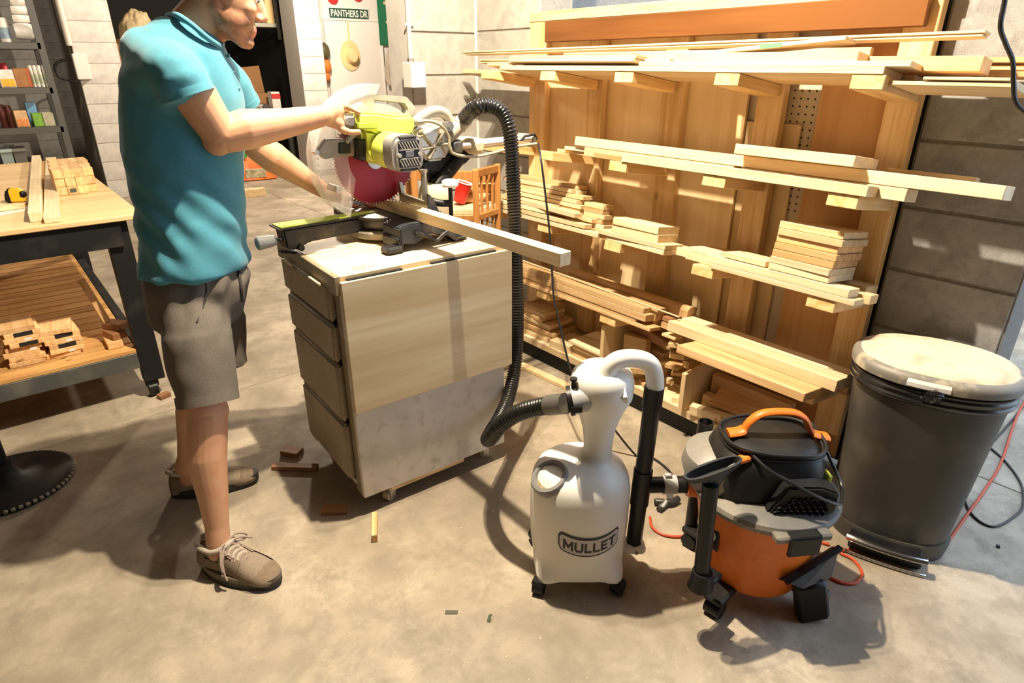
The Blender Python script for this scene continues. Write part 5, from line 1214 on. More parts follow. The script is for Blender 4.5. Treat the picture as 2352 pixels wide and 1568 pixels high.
def vattr(me, fn):
    ca = me.color_attributes.new('tint', 'FLOAT_COLOR', 'POINT')
    for i, v in enumerate(me.vertices): ca.data[i].color = (*fn(v.co), 1)
# skin shader driven by the painted tint attribute of the body
m, nt, bs = nodes('skin')
at = N(nt, 'ShaderNodeAttribute', attribute_name='tint')
nz = N(nt, 'ShaderNodeTexNoise', i_Scale=28.0, i_Detail=5.0); nt.links.new(coords(nt), nz.inputs[0])
c = mixc(nt, ramp(nt, nz.outputs[0], [(.35, 0.0), (.7, .35)]), at.outputs['Color'], (.52, .20, .11))
nt.links.new(c, bs.inputs['Base Color']); bs.inputs['Roughness'].default_value = .48
bs.inputs['Subsurface Weight'].default_value = .12; bs.inputs['Subsurface Radius'].default_value = (.012, .005, .003); bs.inputs['Subsurface Scale'].default_value = .5
n2 = N(nt, 'ShaderNodeTexNoise', i_Scale=220.0, i_Detail=2.0); nt.links.new(coords(nt), n2.inputs[0]); bump(nt, bs, n2.outputs[0], .1, .001)
SKIN = m

hipR, hipL = R_(428, 655, 1.70), R_(468, 640, 1.89)
kneR, ankR = R_(476, 950, 1.575), W((.262, 1.700, .105))
kneL, ankL = R_(474, 868, 1.85), W((.285, 2.160, .11))
shR, elR, wrR = R_(384, 128, 1.705), R_(508, 312, 1.765), R_(742, 266, 1.95)
shL, elL, wrL = R_(500, 138, 1.99), R_(588, 335, 2.09), R_(742, 437, 2.20)
chest = R_(418, 270, 1.86); pel = R_(447, 640, 1.79); neck0 = R_(428, 92, 1.87); neck1 = R_(478, 22, 1.875)
bm = bmesh.new()
# trunk
TM = Matrix((FD, -LATR, Vector((0, 0, 1)))).transposed()
bm_ball(bm, chest, (.105, .125, .20), TM); bm_ball(bm, (chest + pel) / 2, (.10, .12, .17), TM); bm_ball(bm, pel, (.095, .120, .13), TM)
bm_caps(bm, [shR + Vector((0, 0, -.03)), shR.lerp(chest, .55)], [.04, .06]); bm_caps(bm, [shL + Vector((0, 0, -.03)), shL.lerp(chest, .55)], [.04, .06])
bm_caps(bm, [chest + Vector((0, 0, .10)), neck0, neck1], [.085, .066, .056])
# legs
cR = kneR.lerp(ankR, .32) - FD * .012; cR2 = kneR.lerp(ankR, .62) - FD * .004
bm_caps(bm, [hipR, hipR.lerp(kneR, .55), kneR, cR, cR2, kneR.lerp(ankR, .86), ankR], [.058, .068, .056, .056, .043, .034, .035])
bm_ball(bm, kneR + FD * .020 + Vector((0, 0, .005)), .040)
bm_ball(bm, ankR + Vector((0, 0, -.03)), .036); bm_caps(bm, [ankR + Vector((0, 0, -.04)), ankR + Vector((.03, -.05, -.06))], [.03, .022])
cL = kneL.lerp(ankL, .34) - FD * .016; cL2 = kneL.lerp(ankL, .62) - FD * .006
bm_caps(bm, [hipL, hipL.lerp(kneL, .55), kneL, cL, cL2, kneL.lerp(ankL, .86), ankL], [.058, .068, .056, .056, .043, .034, .035])
bm_ball(bm, kneL + FD * .02, .040); bm_caps(bm, [ankL + Vector((0, 0, -.04)), ankL + Vector((.055, -.02, -.06))], [.03, .022])
# arms with muscle bulges
bm_caps(bm, [shR + Vector((0, 0, -.03)), shR.lerp(elR, .5) + Vector((0, 0, .004)), elR, elR.lerp(wrR, .22) + Vector((0, 0, .004)), elR.lerp(wrR, .6), wrR], [.043, .056, .047, .054, .041, .029])
bm_ball(bm, elR + Vector((0, 0, -.012)) - FD * .012, .040)
bm_ball(bm, elR.lerp(wrR, .16) + Vector((0, 0, .012)), .040)
bm_caps(bm, [shL + Vector((0, 0, -.03)), shL.lerp(elL, .55), elL, elL.lerp(wrL, .25), elL.lerp(wrL, .62), wrL], [.042, .052, .044, .050, .038, .027])
# right hand on the grip: flattened palm, index along the top, fingers round the far side, thumb underneath
pkR = R_(778, 250, 2.015)
bm_caps(bm, [wrR, R_(758, 258, 1.985), R_(772, 256, 2.01)], [.027, .027, .026])
bm_caps(bm, [R_(752, 262, 1.99), R_(778, 246, 2.045)], [.026, .019]); bm_caps(bm, [R_(752, 258, 2.0), R_(780, 248, 2.075)], [.025, .019]); bm_caps(bm, [R_(755, 272, 1.98), R_(778, 284, 1.995)], [.024, .018])
bm_ball(bm, R_(763, 264, 2.0), .031); bm_ball(bm, R_(772, 272, 2.035), .028)
def finger(pts, r0): bm_caps(bm, pts, [r0 * (1 - .07 * k) for k in range(len(pts))], 12)
finger([R_(776, 243, 2.035), R_(794, 244, 2.055), R_(811, 251, 2.065), R_(825, 258, 2.06)], .0098)
finger([R_(778, 247, 2.065), R_(800, 252, 2.105), R_(810, 276, 2.115), R_(806, 299, 2.09), R_(800, 304, 2.06)], .0098)
finger([R_(776, 252, 2.085), R_(793, 260, 2.12), R_(800, 284, 2.12), R_(797, 302, 2.085), R_(793, 305, 2.06)], .0094)
finger([R_(772, 258, 2.095), R_(784, 268, 2.125), R_(789, 290, 2.115), R_(786, 303, 2.08)], .0086)
finger([R_(766, 281, 1.985), R_(785, 297, 1.992), R_(805, 304, 2.005), R_(824, 303, 2.012)], .0112)
# left hand flat behind the blade, pressing the stick
bm_caps(bm, [wrL, R_(768, 447, 2.225), R_(792, 453, 2.245)], [.026, .026, .023])
bm_caps(bm, [R_(755, 444, 2.235), R_(790, 449, 2.285)], [.022, .018]); bm_caps(bm, [R_(757, 444, 2.20), R_(792, 459, 2.215)], [.022, .018])
for k, (dx, dD, ln) in enumerate(((0, -.035, .92), (2, .0, 1.0), (1, .035, .96), (-4, .07, .8))):
    b0 = R_(792 + dx, 457 - k * 2.5, 2.245 + dD)
    finger([b0, b0 + (R_(815, 456, 2.26) - R_(792, 453, 2.245)) * ln * 1.1 + Vector((0, 0, .010)), b0 + (R_(838, 464, 2.275) - R_(792, 453, 2.245)) * ln + Vector((0, 0, .004)), b0 + (R_(860, 473, 2.29) - R_(792, 453, 2.245)) * ln], .0094 - .0004 * k)
finger([R_(766, 455, 2.205), R_(788, 466, 2.20), R_(806, 472, 2.21), R_(820, 474, 2.222)], .0105)
# head
yawf = (RT * .90 + FH * .42).normalized(); tilt = radians(17)
HX = yawf * cos(tilt) - Vector((0, 0, sin(tilt))); HZ = Vector((0, 0, cos(tilt))) + yawf * sin(tilt); HY = HZ.cross(HX)
HM = Matrix((HX, HY, HZ)).transposed()
NOSE = R_(613, 46, 1.93)
HC = NOSE - HX * .118 + HZ * .032
def Hp(x, y, z): return HC + HX * x + HY * y + HZ * z
bm_ball(bm, Hp(-.012, 0, .042), (.098, .076, .088), HM); bm_ball(bm, Hp(.030, 0, -.005), (.066, .064, .085), HM)
bm_ball(bm, Hp(.036, 0, -.062), (.050, .052, .050), HM)                               # jaw mass
bm_caps(bm, [Hp(-.010, .046, -.046), Hp(.042, .032, -.090), Hp(.070, .010, -.106)], [.018, .019, .017]); bm_caps(bm, [Hp(-.010, -.046, -.046), Hp(.042, -.032, -.090), Hp(.070, -.010, -.106)], [.018, .019, .017])
for s_ in (-1, 1): bm_ball(bm, Hp(.026, s_ * .028, -.058), (.052, .034, .044), HM); bm_ball(bm, Hp(.046, s_ * .026, -.050), (.040, .030, .040), HM)
bm_ball(bm, Hp(.078, 0, -.104), (.019, .022, .017), HM)                               # chin
bm_ball(bm, Hp(.080, 0, -.070), (.018, .028, .022), HM)                               # muzzle
bm_caps(bm, [Hp(.080, -.024, -.0700), Hp(.0935, 0, -.0675), Hp(.080, .024, -.0700)], [.005, .0058, .005], 10)   # upper lip
bm_caps(bm, [Hp(.080, -.020, -.0795), Hp(.0915, 0, -.0815), Hp(.080, .020, -.0795)], [.005, .0062, .005], 10)   # lower lip
bm_caps(bm, [Hp(.086, 0, .022), Hp(.100, 0, -.006), Hp(.110, 0, -.030)], [.010, .012, .0125], 12)                 # nose
bm_ball(bm, Hp(.098, .012, -.037), (.011, .009, .009), HM); bm_ball(bm, Hp(.098, -.012, -.037), (.011, .009, .009), HM)
bm_caps(bm, [Hp(.078, .034, .026), Hp(.088, .0, .026), Hp(.078, -.034, .026)], [.011, .011, .011], 12)            # brow
bm_ball(bm, Hp(.062, .036, -.022), (.026, .022, .022), HM); bm_ball(bm, Hp(.062, -.036, -.022), (.026, .022, .022), HM)   # cheeks
for s_ in (-1, 1):
    bm_caps(bm, [Hp(-.012, s_ * .076, .018), Hp(-.016, s_ * .082, .002), Hp(-.010, s_ * .077, -.024)], [.011, .013, .009], 12)
bm_caps(bm, [neck1, Hp(-.02, 0, -.02)], [.057, .055])
bm_caps(bm, [neck0 + FD * .018, Hp(.02, 0, -.075)], [.045, .032])
def skin_tint(co):
    l = HM.transposed() @ (co - HC); base = Vector((.59, .33, .195))
    if (co - HC).length < .2:
        jaw = min(1, max(0, (-.028 - l.z + .25 * max(0, .03 - l.x)) / .025)) * min(1, max(0, (l.x + .028) / .03)) * min(1, max(0, (.045 - abs(0)) / .02)) * min(1, max(0, (l.z + .140) / .03))
        lip = 1 if (abs(l.y) < .022 and -.089 < l.z < -.060 and l.x > .086) else 0
        st = Vector((.15, .07, .03)); base = base.lerp(st, (.72 + .3 * noise.noise(co * 160)) * jaw)
        if lip: base = Vector((.50, .17, .13))
        if l.x > .095 and l.z > -.045: base = base.lerp(Vector((.68, .27, .19)), .5)
    return base
body = fuse('body', bm, .0033, 4, SKIN, man, .45)
bmh = bmesh.new(); bmh.from_mesh(body.data)
hv = [v for v in bmh.verts if (v.co - HC).length < .19]
for _ in range(9): bmesh.ops.smooth_vert(bmh, verts=hv, factor=.5, use_axis_x=True, use_axis_y=True, use_axis_z=True)
bmh.to_mesh(body.data); bmh.free()
vattr(body.data, skin_tint)
# eyes and hair (above the frame)
for s_ in (-1, 1):
    bm = bmesh.new(); bm_ball(bm, Hp(.076, s_ * .032, .006), .0125); e_ = part('eye', bm, WHITEP, man)
    bm = bmesh.new(); bm_ball(bm, Hp(.0865, s_ * .032, .004), .0055); part('iris', bm, plain('iris_blue', (.05, .09, .14), .2), e_)
HAIRM = plain('hair_brown', (.10, .055, .028), .6, var=.5, scale=120, bumps=.8)
bm = bmesh.new(); bmesh.ops.create_icosphere(bm, subdivisions=5, radius=1.0)
dl = []
for v in bm.verts:
    d_ = v.co.copy(); v.co = Hp(-.014 + d_.x * .106, d_.y * .084, .046 + d_.z * .096 + .003 * noise.noise(d_ * 9))
    if d_.x > .55 - .0 and d_.z < .55 or d_.z < -.62 or (d_.x > -.05 and d_.z < -.15): dl.append(v)
bmesh.ops.delete(bm, geom=dl, context='VERTS'); part('hair', bm, HAIRM, man, True, 80)

# ---- shirt
TEAL = None
m, nt, bs = nodes('teal_cotton'); co = coords(nt)
nz = N(nt, 'ShaderNodeTexNoise', i_Scale=350.0, i_Detail=2.0); nt.links.new(co, nz.inputs[0])
c = ramp(nt, nz.outputs[0], [(.3, (.042, .20, .275)), (.7, (.056, .25, .335))]); nt.links.new(c, bs.inputs['Base Color']); bs.inputs['Roughness'].default_value = .85; bs.inputs['Sheen Weight'].default_value = .15
bump(nt, bs, nz.outputs[0], .15, .0005); TEAL = m
bm = bmesh.new()
def tring(pxl, pxr, py, D, a, n=40, e=2.2, skew=0):
    pl, pr = R_(pxl, py, D), R_(pxr, py, D); c_ = (pl + pr) / 2; c_ = R_((pxl + pxr) / 2, py, D); w_ = (pr - pl).length / 2
    b_ = sqrt(max(.0009, w_ * w_ - (a * .34) ** 2)) / .94
    return [c_ + FD * (b_ * math.copysign(abs(cos(q)) ** (2 / e), cos(q))) + LATR * (a * math.copysign(abs(sin(q)) ** (2 / e), sin(q))) for q in [2 * pi * k / n for k in range(n)]]
rg = [tring(324, 569, 612, 1.80, .178), tring(326, 567, 598, 1.80, .175), tring(330, 563, 560, 1.805, .166), tring(328, 558, 500, 1.815, .158), tring(320, 555, 450, 1.825, .154), tring(308, 553, 400, 1.835, .152), tring(298, 552, 340, 1.845, .152), tring(292, 551, 280, 1.855, .152), tring(291, 548, 220, 1.86, .152), tring(293, 536, 160, 1.865, .150), tring(300, 516, 115, 1.865, .140), tring(322, 496, 80, 1.868, .112), tring(352, 474, 55, 1.87, .080), tring(372, 458, 40, 1.87, .062)]
bm_rings(bm, rg)
slR, slL = R_(432, 222, 1.712), R_(553, 244, 2.05)
bm_caps(bm, [shR.lerp(chest, .5), shR.lerp(chest, .10) + Vector((0, 0, -.012)), shR.lerp(slR, .55)], [.100, .064, .067]); bm_cyl(bm, shR.lerp(slR, .5), slR, .070, .066, 28)
bm_caps(bm, [shL.lerp(chest, .5), shL.lerp(chest, .10) + Vector((0, 0, -.012)), shL.lerp(slL, .55)], [.094, .062, .061]); bm_cyl(bm, shL.lerp(slL, .5), slL, .062, .058, 28)
bm_caps(bm, [shR.lerp(slR, .38), R_(338, 195, 1.80)], [.066, .070]); bm_caps(bm, [shR.lerp(chest, .10) + Vector((0, 0, -.012)), R_(330, 120, 1.83)], [.062, .060])
shirt = fuse('shirt', bm, .0055, 24, TEAL, man)
# folds: diagonal drapes at the waist and sleeve
me = shirt.data; nrm_ = [v.normal.copy() for v in me.vertices]
cz = chest.z
for v, n_ in zip(me.vertices, nrm_):
    p = v.co; t_ = (p - chest).dot(FD); l_ = (p - chest).dot(LATR)
    zz = p.z - cz
    k1 = max(0, min(1, (-.02 - zz) / .25)); d_ = 0
    ph = zz * 62 + t_ * 78 + 3.4 * noise.noise(Vector((p.x * 5, p.y * 5, p.z * 4)))
    d_ += .0042 * k1 * sin(ph) * (.55 + .9 * noise.noise(p * 6 + Vector((4, 1, 7))))
    k2 = max(0, 1 - (p - slR.lerp(shR, .45)).length / .14)
    d_ += .0050 * k2 * sin((p - shR).dot((slR - shR).normalized()) * 110 + 90 * (p.z - shR.z) + 2 * noise.noise(p * 12))
    d_ += .007 * noise.noise(p * 7) + .0025 * noise.noise(p * 19)
    hemk = max(0, min(1, (-.34 - zz) / .06)); d_ += .004 * hemk * sin(t_ * 60 + l_ * 40)
    v.co = p + n_ * d_
# collar, sleeve and hem bands, placket
def band(pts_c, axis, r, w_, nm, par, m_, n=40):
    bm = bmesh.new(); a_, u_, v_ = frame(axis)
    bm_rings(bm, [[pts_c + a_ * z_ + (u_ * cos(2 * pi * i / n) + v_ * sin(2 * pi * i / n)) * rr_ for i in range(n)] for z_, rr_ in ((-w_ / 2, r), (-w_ / 2, r + .003), (w_ / 2, r + .003), (w_ / 2, r))], False)
    return part(nm, bm, m_, par)
band(slR - (slR - shR).normalized() * .010, slR - shR, .0655, .020, 'sleeve_cuff', shirt, TEAL); band(slL - (slL - shL).normalized() * .010, slL - shL, .0575, .020, 'sleeve_cuff', shirt, TEAL)
bm = bmesh.new(); col_ = [R_(*q) for q in ((384, 37, 1.87), (405, 34, 1.80), (440, 56, 1.78), (480, 90, 1.795), (508, 106, 1.86), (500, 86, 1.94), (450, 53, 1.96), (405, 36, 1.93), (384, 37, 1.87))]
bm_tube(bm, spline(col_, 8), .0075, 10); part('collar', bm, TEAL, shirt)
bm = bmesh.new()
for z_ in (0, 1, 2):
    bm_ball(bm, R_(517 + z_ * 12, 128 + z_ * 38, 1.865) + FD * .008, (.005, .005, .005), None, 2)
part('button', bm, plain('button_teal', (.05, .2, .26), .4), shirt)

# ---- shorts
GREYF = plain('grey_jersey', (.125, .105, .085), .95, var=.18, scale=300, bumps=.2)
bm = bmesh.new()
bm_rings(bm, [tring(352, 556, 725, 1.79, .165), tring(346, 562, 680, 1.79, .166), tring(340, 563, 640, 1.79, .164), tring(341, 559, 605, 1.80, .155), tring(350, 548, 578, 1.80, .140)])
hR, hL = R_(479, 926, 1.585), R_(502, 838, 1.84)
bm_caps(bm, [hipR.lerp(pel, .4) + Vector((0, 0, -.02)), hipR.lerp(hR, .45) + FD * .004], [.092, .094]); bm_cyl(bm, hipR.lerp(hR, .42) + FD * .004, hR, .096, .081, 36)
bm_caps(bm, [hipL.lerp(pel, .4) + Vector((0, 0, -.02)), hipL.lerp(hL, .45) + FD * .012], [.096, .092]); bm_cyl(bm, hipL.lerp(hL, .42) + FD * .012, hL, .097, .084, 36)
shorts = fuse('shorts', bm, .0055, 26, GREYF, man)
me = shorts.data; nrm_ = [v.normal.copy() for v in me.vertices]
for v, n_ in zip(me.vertices, nrm_):
    p = v.co; t_ = (p - pel).dot(FD); zz = p.z - pel.z
    k1 = max(0, 1 - abs(zz - .0) / .14)
    v.co = p + n_ * (.0065 * k1 * sin(t_ * 95 - zz * 40 + 3 * noise.noise(p * 6)) * max(0, .4 + t_ * 6) + .009 * noise.noise(p * 6) + .003 * noise.noise(p * 17))
band(hR + (hipR - hR).normalized() * .016, hipR - hR, .0815, .030, 'leg_hem', shorts, GREYF); band(hL + (hipL - hL).normalized() * .016, hipL - hL, .0845, .030, 'leg_hem', shorts, GREYF)
DRAW = plain('drawstring', (.03, .022, .018), .7)
from mathutils.bvhtree import BVHTree
tree = BVHTree.FromPolygons([v.co for v in shorts.data.vertices], [tuple(p.vertices) for p in shorts.data.polygons])
def on_shorts(px, py, off):
    d_ = ray(px, py).normalized(); h_ = tree.ray_cast(EYE - PEL, d_)[0]
    return (h_ - d_ * off) if h_ is not None else R_(px, py, 1.80)
bm = bmesh.new(); bm_tube(bm, spline([on_shorts(*q, .003) for q in ((548, 622), (551, 640), (554, 665), (556, 692))], 6), .0045, 8); part('drawstring', bm, DRAW, shorts)
bm = bmesh.new(); bm_tube(bm, spline([on_shorts(*q, .0) for q in ((470, 640), (474, 665), (468, 700), (452, 740))], 8), .0028, 8); part('pocket_seam', bm, DRAW, shorts)

# ---- shoes
SUEDE = plain('suede_taupe', (.20, .145, .095), .9, var=.14, scale=60, bumps=.3)
MESHF = plain('shoe_mesh', (.25, .195, .14), .85, var=.15, scale=200, bumps=.3)
LACE = plain('lace_taupe', (.33, .255, .20), .85)
SOLEB = plain('sole_black', (.02, .019, .018), .6); SOLEW = plain('sole_cream', (.45, .38, .29), .7)
def shoe(heel, toe, lab):
    heel, toe = Vector(heel), Vector(toe); L = (toe - heel).length; a_ = atan2((toe - heel).y, (toe - heel).x)
    s = empty('shoe', heel - PEL, a_); s.parent = man; s['label'] = lab
    def outline(sc, n=40):
        o = []
        for i in range(n):
            q = 2 * pi * i / n; x = .5 - .5 * cos(q); hw = (.036 + .016 * sin(min(1, max(0, (x - .1) / .75)) * pi) + .004) * sqrt(max(0, 1 - abs(2 * x - 1) ** 5))
            o.append((x * L, math.copysign(hw * sc, sin(q)) + .004 * sin(x * pi)))
        return o
    bm = bmesh.new(); ol = outline(1.06)
    tl_ = lambda x: .012 * max(0, (x / L - .82) / .18) ** 2
    bm_rings(bm, [[Vector((x, y, z0 + tl_(x))) for x, y in outline(sc_)] for z0, sc_ in ((.001, .96), (.004, 1.05), (.016, 1.06))]); part('outsole', bm, SOLEB, s)
    bm = bmesh.new(); bm_rings(bm, [[Vector((x, y, z0 + tl_(x))) for x, y in outline(sc_)] for z0, sc_ in ((.0155, 1.05), (.026, 1.03), (.032, .98))]); part('midsole', bm, SOLEB if 'far' in lab else plain('midsole', (.16, .125, .09), .8), s)  # far shoe gets a darker midsole, its shadow put into the colour
    secs = [(.004, .020, .066), (.012, .031, .090), (.04, .038, .102), (.08, .041, .100), (.11, .043, .102), (.14, .045, .092), (.17, .047, .079), (.20, .049, .067), (.23, .0475, .057), (.255, .041, .044), (.275, .028, .036), (.286, .012, .028)]
    bm = bmesh.new(); n = 24
    rings = []
    for x, hw, h in secs:
        x *= L / .29
        rings.append([Vector((x, hw * cos(2 * pi * i / n) + .004 * sin(x / L * pi), .024 + (h - .024) * (max(0, sin(2 * pi * i / n)) ** (.75)) - (.006 if sin(2 * pi * i / n) < 0 else 0))) for i in range(n)])
    bm_rings(bm, rings); up_ = part('upper', bm, MESHF, s)
    # suede overlays: toe cap band, heel counter, side stripe
    def overlay(nm, x0, x1, lo, hi, m_, off=.0025):
        bm = bmesh.new(); rg_ = []
        for k in range(9):
            x = (x0 + (x1 - x0) * k / 8); 
            for (xa, wa, ha), (xb, wb, hb) in zip(secs, secs[1:]):
                if xa <= x <= xb: f = (x - xa) / (xb - xa); hw, h = wa + (wb - wa) * f, ha + (hb - ha) * f; break
            X_ = x * L / .29
            rg_.append([Vector((X_, (hw + off) * cos(q) + .004 * sin(X_ / L * pi), .024 + off + (h - .024) * (max(0, sin(q)) ** .75))) for q in [radians(lo + (hi - lo) * j / 14) for j in range(15)]])
        bm_rings(bm, rg_, False, False); return part(nm, bm, m_, up_, True, 80)
    overlay('toe_cap', .235, .284, 4, 176, SUEDE); overlay('heel_counter', .006, .05, 4, 176, SUEDE)
    overlay('quarter', .10, .175, 4, 62, SUEDE); overlay('quarter', .10, .175, 118, 176, SUEDE); overlay('foxing', .05, .235, 3, 24, SUEDE, .003); overlay('foxing', .05, .235, 156, 177, SUEDE, .003)
    # collar opening, tongue, laces
    bm = bmesh.new(); bm_tube(bm, spline([(.006, 0, .100), (.03, .033, .106), (.075, .038, .100), (.105, .030, .106), (.118, 0, .112), (.105, -.030, .106), (.075, -.038, .100), (.03, -.033, .106), (.006, 0, .100)], 6), .0085, 10); part('collar', bm, plain('collar_lining', (.42, .36, .30), .9), s)
    bm = bmesh.new(); bm_rings(bm, [[Vector((x, y, z + .006 * (1 - (y / w_) ** 2) + dz)) for y in [w_ * (-1 + 2 * j / 8) for j in range(9)]] + [Vector((x, y, z + .006 * (1 - (y / w_) ** 2) + dz - .006)) for y in [w_ * (1 - 2 * j / 8) for j in range(9)]] for x, z, w_, dz in ((.085, .122, .024, 0), (.10, .112, .026, 0), (.13, .094, .024, 0), (.165, .076, .02, 0))]); tg = part('tongue', bm, plain('tongue_grey', (.40, .35, .28), .85), s)
    bm = bmesh.new(); bm_box(bm, (.092, 0, .1255), (.014, .034, .003), Matrix.Rotation(.5, 3, 'Y'), .001); part('tongue_label', bm, plain('label_green', (.035, .05, .03), .6), tg, False)
    for k in range(5):
        x = .118 + .013 * k; z = .106 - .0083 * k
        bm = bmesh.new(); bm_tube(bm, spline([(x, -.027, z - .012), (x + .004, 0, z + .003), (x + .009, .027, z - .015)], 5), .0032, 8); bm_tube(bm, spline([(x, .027, z - .012), (x + .004, 0, z + .004), (x + .009, -.027, z - .015)], 5), .0032, 8); part('lace', bm, LACE, s)
    bm = bmesh.new()
    bm_tube(bm, spline([(.112, 0, .114), (.118, .03, .125), (.13, .058, .105), (.125, .05, .09), (.115, .012, .108)], 6), .0033, 8)
    bm_tube(bm, spline([(.112, 0, .114), (.12, -.03, .122), (.135, -.058, .088), (.14, -.062, .062), (.128, -.045, .085), (.114, -.010, .108)], 6), .0033, 8)
    bm_tube(bm, spline([(.112, 0, .113), (.125, -.038, .10), (.14, -.058, .055), (.15, -.062, .035)], 6), .0033, 8); bm_tube(bm, spline([(.112, 0, .113), (.13, .035, .112), (.15, .06, .095)], 6), .0033, 8)
    part('lace_bow', bm, LACE, s)
    return s
shoe((.222, 1.770, 0), (.370, 1.528, 0), 'near taupe running shoe with loose laces')
shoe((.228, 2.200, 0), (.505, 2.090, 0), 'far running shoe with shade-darkened midsole behind the near leg')

# ------------------------------------------------------------------ workbench at the left with cut blocks
YF = 2.99                                   # front edge of the bench
ZB = .85
bench = empty('workbench', (.0, 3.6, 0), 0, 'dark metal workbench with a plywood top and slatted lower shelf', 'workbench')
def bb(nm, lo, hi, m, ch=.002):
    o = box(nm, lo, hi, m, None, ch); o.parent = bench; o.location = o.location - bench.location; return o
BTOP = wood('bench_ply', (.76, .55, .30), (.60, .38, .17), axis=0, knots=.08, fine=18, contrast=.6)
XR0, XR1 = onz(322, 490, ZB).x, onz(245, 352, ZB).x
YBk = onz(245, 352, ZB).y; YBk = min(YBk, 5.1)
xr = .475
bb('top', (-.9, YF, ZB - .022), (xr, YBk, ZB), BTOP, .003)
for nm, y in (('front_rail', YF + .02),):
    bb(nm, (-.9, y, ZB - .13), (xr - .09, y + .04, ZB - .0225), BLACKM)
lx = .33
for x in (lx, -.85):
    for y in (YF + .045, YBk - .12):
        bb('leg', (x, y, .085), (x + .085, y + .06, ZB - .0225), BLACKM)
zs = .245
bb('lower_rail', (-.9, YF + .05, zs - .085), (lx + .03, YF + .09, zs - .012), plain('rail_slate', (.10, .105, .10), .5, .3, dust=(.2, .19, .16), dust_amt=.3))
bb('side_rail', (lx + .01, YF + .11, zs - .085), (lx + .05, YBk - .12, zs - .012), BLACKM)
SLAT = wood('slat_wood', (.62, .36, .13), (.42, .20, .06), axis=0, knots=0)
y = YF + .05; k = 0
while y < YBk - .1:
    bb('slat', (-.9, y, zs - .011), (lx + .0, y + .088, zs + .008), SLAT); y += .098; k += 1
for x in (lx + .03, -.8):
    for y in (YF + .08, YBk - .1):
        bm = bmesh.new(); bm_cyl(bm, (x - .018, y, .036), (x + .018, y, .036), .036, n=22); w_ = part('caster', bm, BLACKP, bench); w_.location = -bench.location
        bm = bmesh.new(); bm_box(bm, (x, y, .066), (.052, .05, .036), None, .005); f_ = part('fork', bm, BLACKM, w_, False)
# boards and blocks on the bench top
def top_item(lab, lo, hi, m, rz=0, nm='cut_block', grp=None, cat='block'):
    o = box(nm, lo, hi, m, None, .0015); o.rotation_euler.z = rz; return tag(o, lab, cat, grp)
def bt(px, py, z=ZB): return onz(px, py, z)
q0, q1 = bt(92, 515), bt(66, 345); 
for k, (a_, b_, w_, h_, lab) in enumerate((((86, 510), (62, 345), .045, .040, 'left long stick lying front to back on the bench'), ((122, 512), (98, 350), .055, .022, 'right long stick lying front to back on the bench'))):
    A_, B_ = bt(*a_), bt(*b_); A_.y = max(A_.y, YF - .0); B_.y = min(B_.y, YBk - .02)
    ln = (B_ - A_).length; mid = (A_ + B_) / 2
    o = link('wood_stick', box_me((w_, ln, h_), PINE2, .002), None, (mid.x, mid.y, ZB + h_ / 2 + .0008), (0, 0, atan2((B_ - A_).y, (B_ - A_).x) - pi / 2)); tag(o, lab, 'stick')
# stack of short stud blocks: three layers, seen end on
b0 = bt(138, 452)
bs_, bw = .30, .041
names = {}
BL = (b0.y, [bt(140, 455).x])
x0, yb0 = bt(136, 452).x, bt(136, 452).y + .02
rowlab = ['bottom', 'second', 'third', 'top']
for r_ in range(3):
    for d_ in range(3):
        for c_ in range(4):
            if r_ == 2 and c_ == 3 and d_ == 0: pass
            lb = '%s layer block, %s across, %s row back, in the bench stack' % (('bottom', 'middle', 'top')[r_], ('first', 'second', 'third', 'fourth')[c_], ('front', 'middle', 'rear')[d_])
            xx = x0 + c_ * .0415 + .012 * d_; yy = yb0 + d_ * .155 + (.02 if c_ == 3 else 0) + random.uniform(-.006, .006)
            o = top_item(lb, (xx, yy, ZB + .001 + r_ * .0385), (xx + .0405, yy + .15, ZB + .001 + r_ * .0385 + .038), SPF, random.uniform(-.015, .015), grp='stud blocks stacked on the bench')
            if r_ == 0 and d_ == 0 and c_ == 1:
                t_ = box('grade_sticker', (-.012, -.0765, -.009), (.014, -.0752, .009), plain('sticker_dark', (.05, .07, .06), .5), None, 0); t_.parent = o
# tape measure, paper and small block at the left edge
tc_ = bt(42, 466)
tp = empty('tape_measure', (tc_.x, tc_.y + .02, ZB), radians(-20), 'yellow and black tape measure lying on the bench', 'tape measure')
bm = bmesh.new(); prof_ = [(-.035, .0015), (.030, .0015), (.036, .01), (.036, .045), (.026, .06), (-.015, .064), (-.033, .05), (-.038, .02)]
bm_prism(bm, prof_, .036, Matrix.Translation((0, -.018, 0))); bmesh.ops.bevel(bm, geom=bm.edges[:], offset=.006, segments=2, affect='EDGES'); part('case', bm, plain('tape_yellow', (.80, .48, .02), .4), tp)
for x_ in (-.026, .0):
    pass
bm = bmesh.new(); bm_prism(bm, [(-.040, .001), (-.012, .001), (-.012, .066), (-.028, .060), (-.040, .03)], .040, Matrix.Translation((0, -.02, 0))); bmesh.ops.bevel(bm, geom=bm.edges[:], offset=.006, segments=2, affect='EDGES'); part('rubber_grip', bm, BLACKP, tp)
bm = bmesh.new(); bm_box(bm, (.028, 0, .035), (.02, .04, .03), None, .005); part('rubber_nose', bm, BLACKP, tp)
a_ = bt(35, 485)
o = link('paper_sheet', box_me((.16, .07, .0008), plain('paper', (.75, .73, .68), .7), 0), None, (a_.x, a_.y, ZB + .0012), (0, 0, .5)); tag(o, 'crumpled white paper slip by the tape measure', 'paper')
a_ = bt(22, 482); o = link('cut_block', box_me((.10, .055, .018), PINE, .0015), None, (a_.x, a_.y, ZB + .012), (0, 0, .2)); tag(o, 'thin wood block lying on the paper slip', 'block')
a_ = bt(85, 508); 
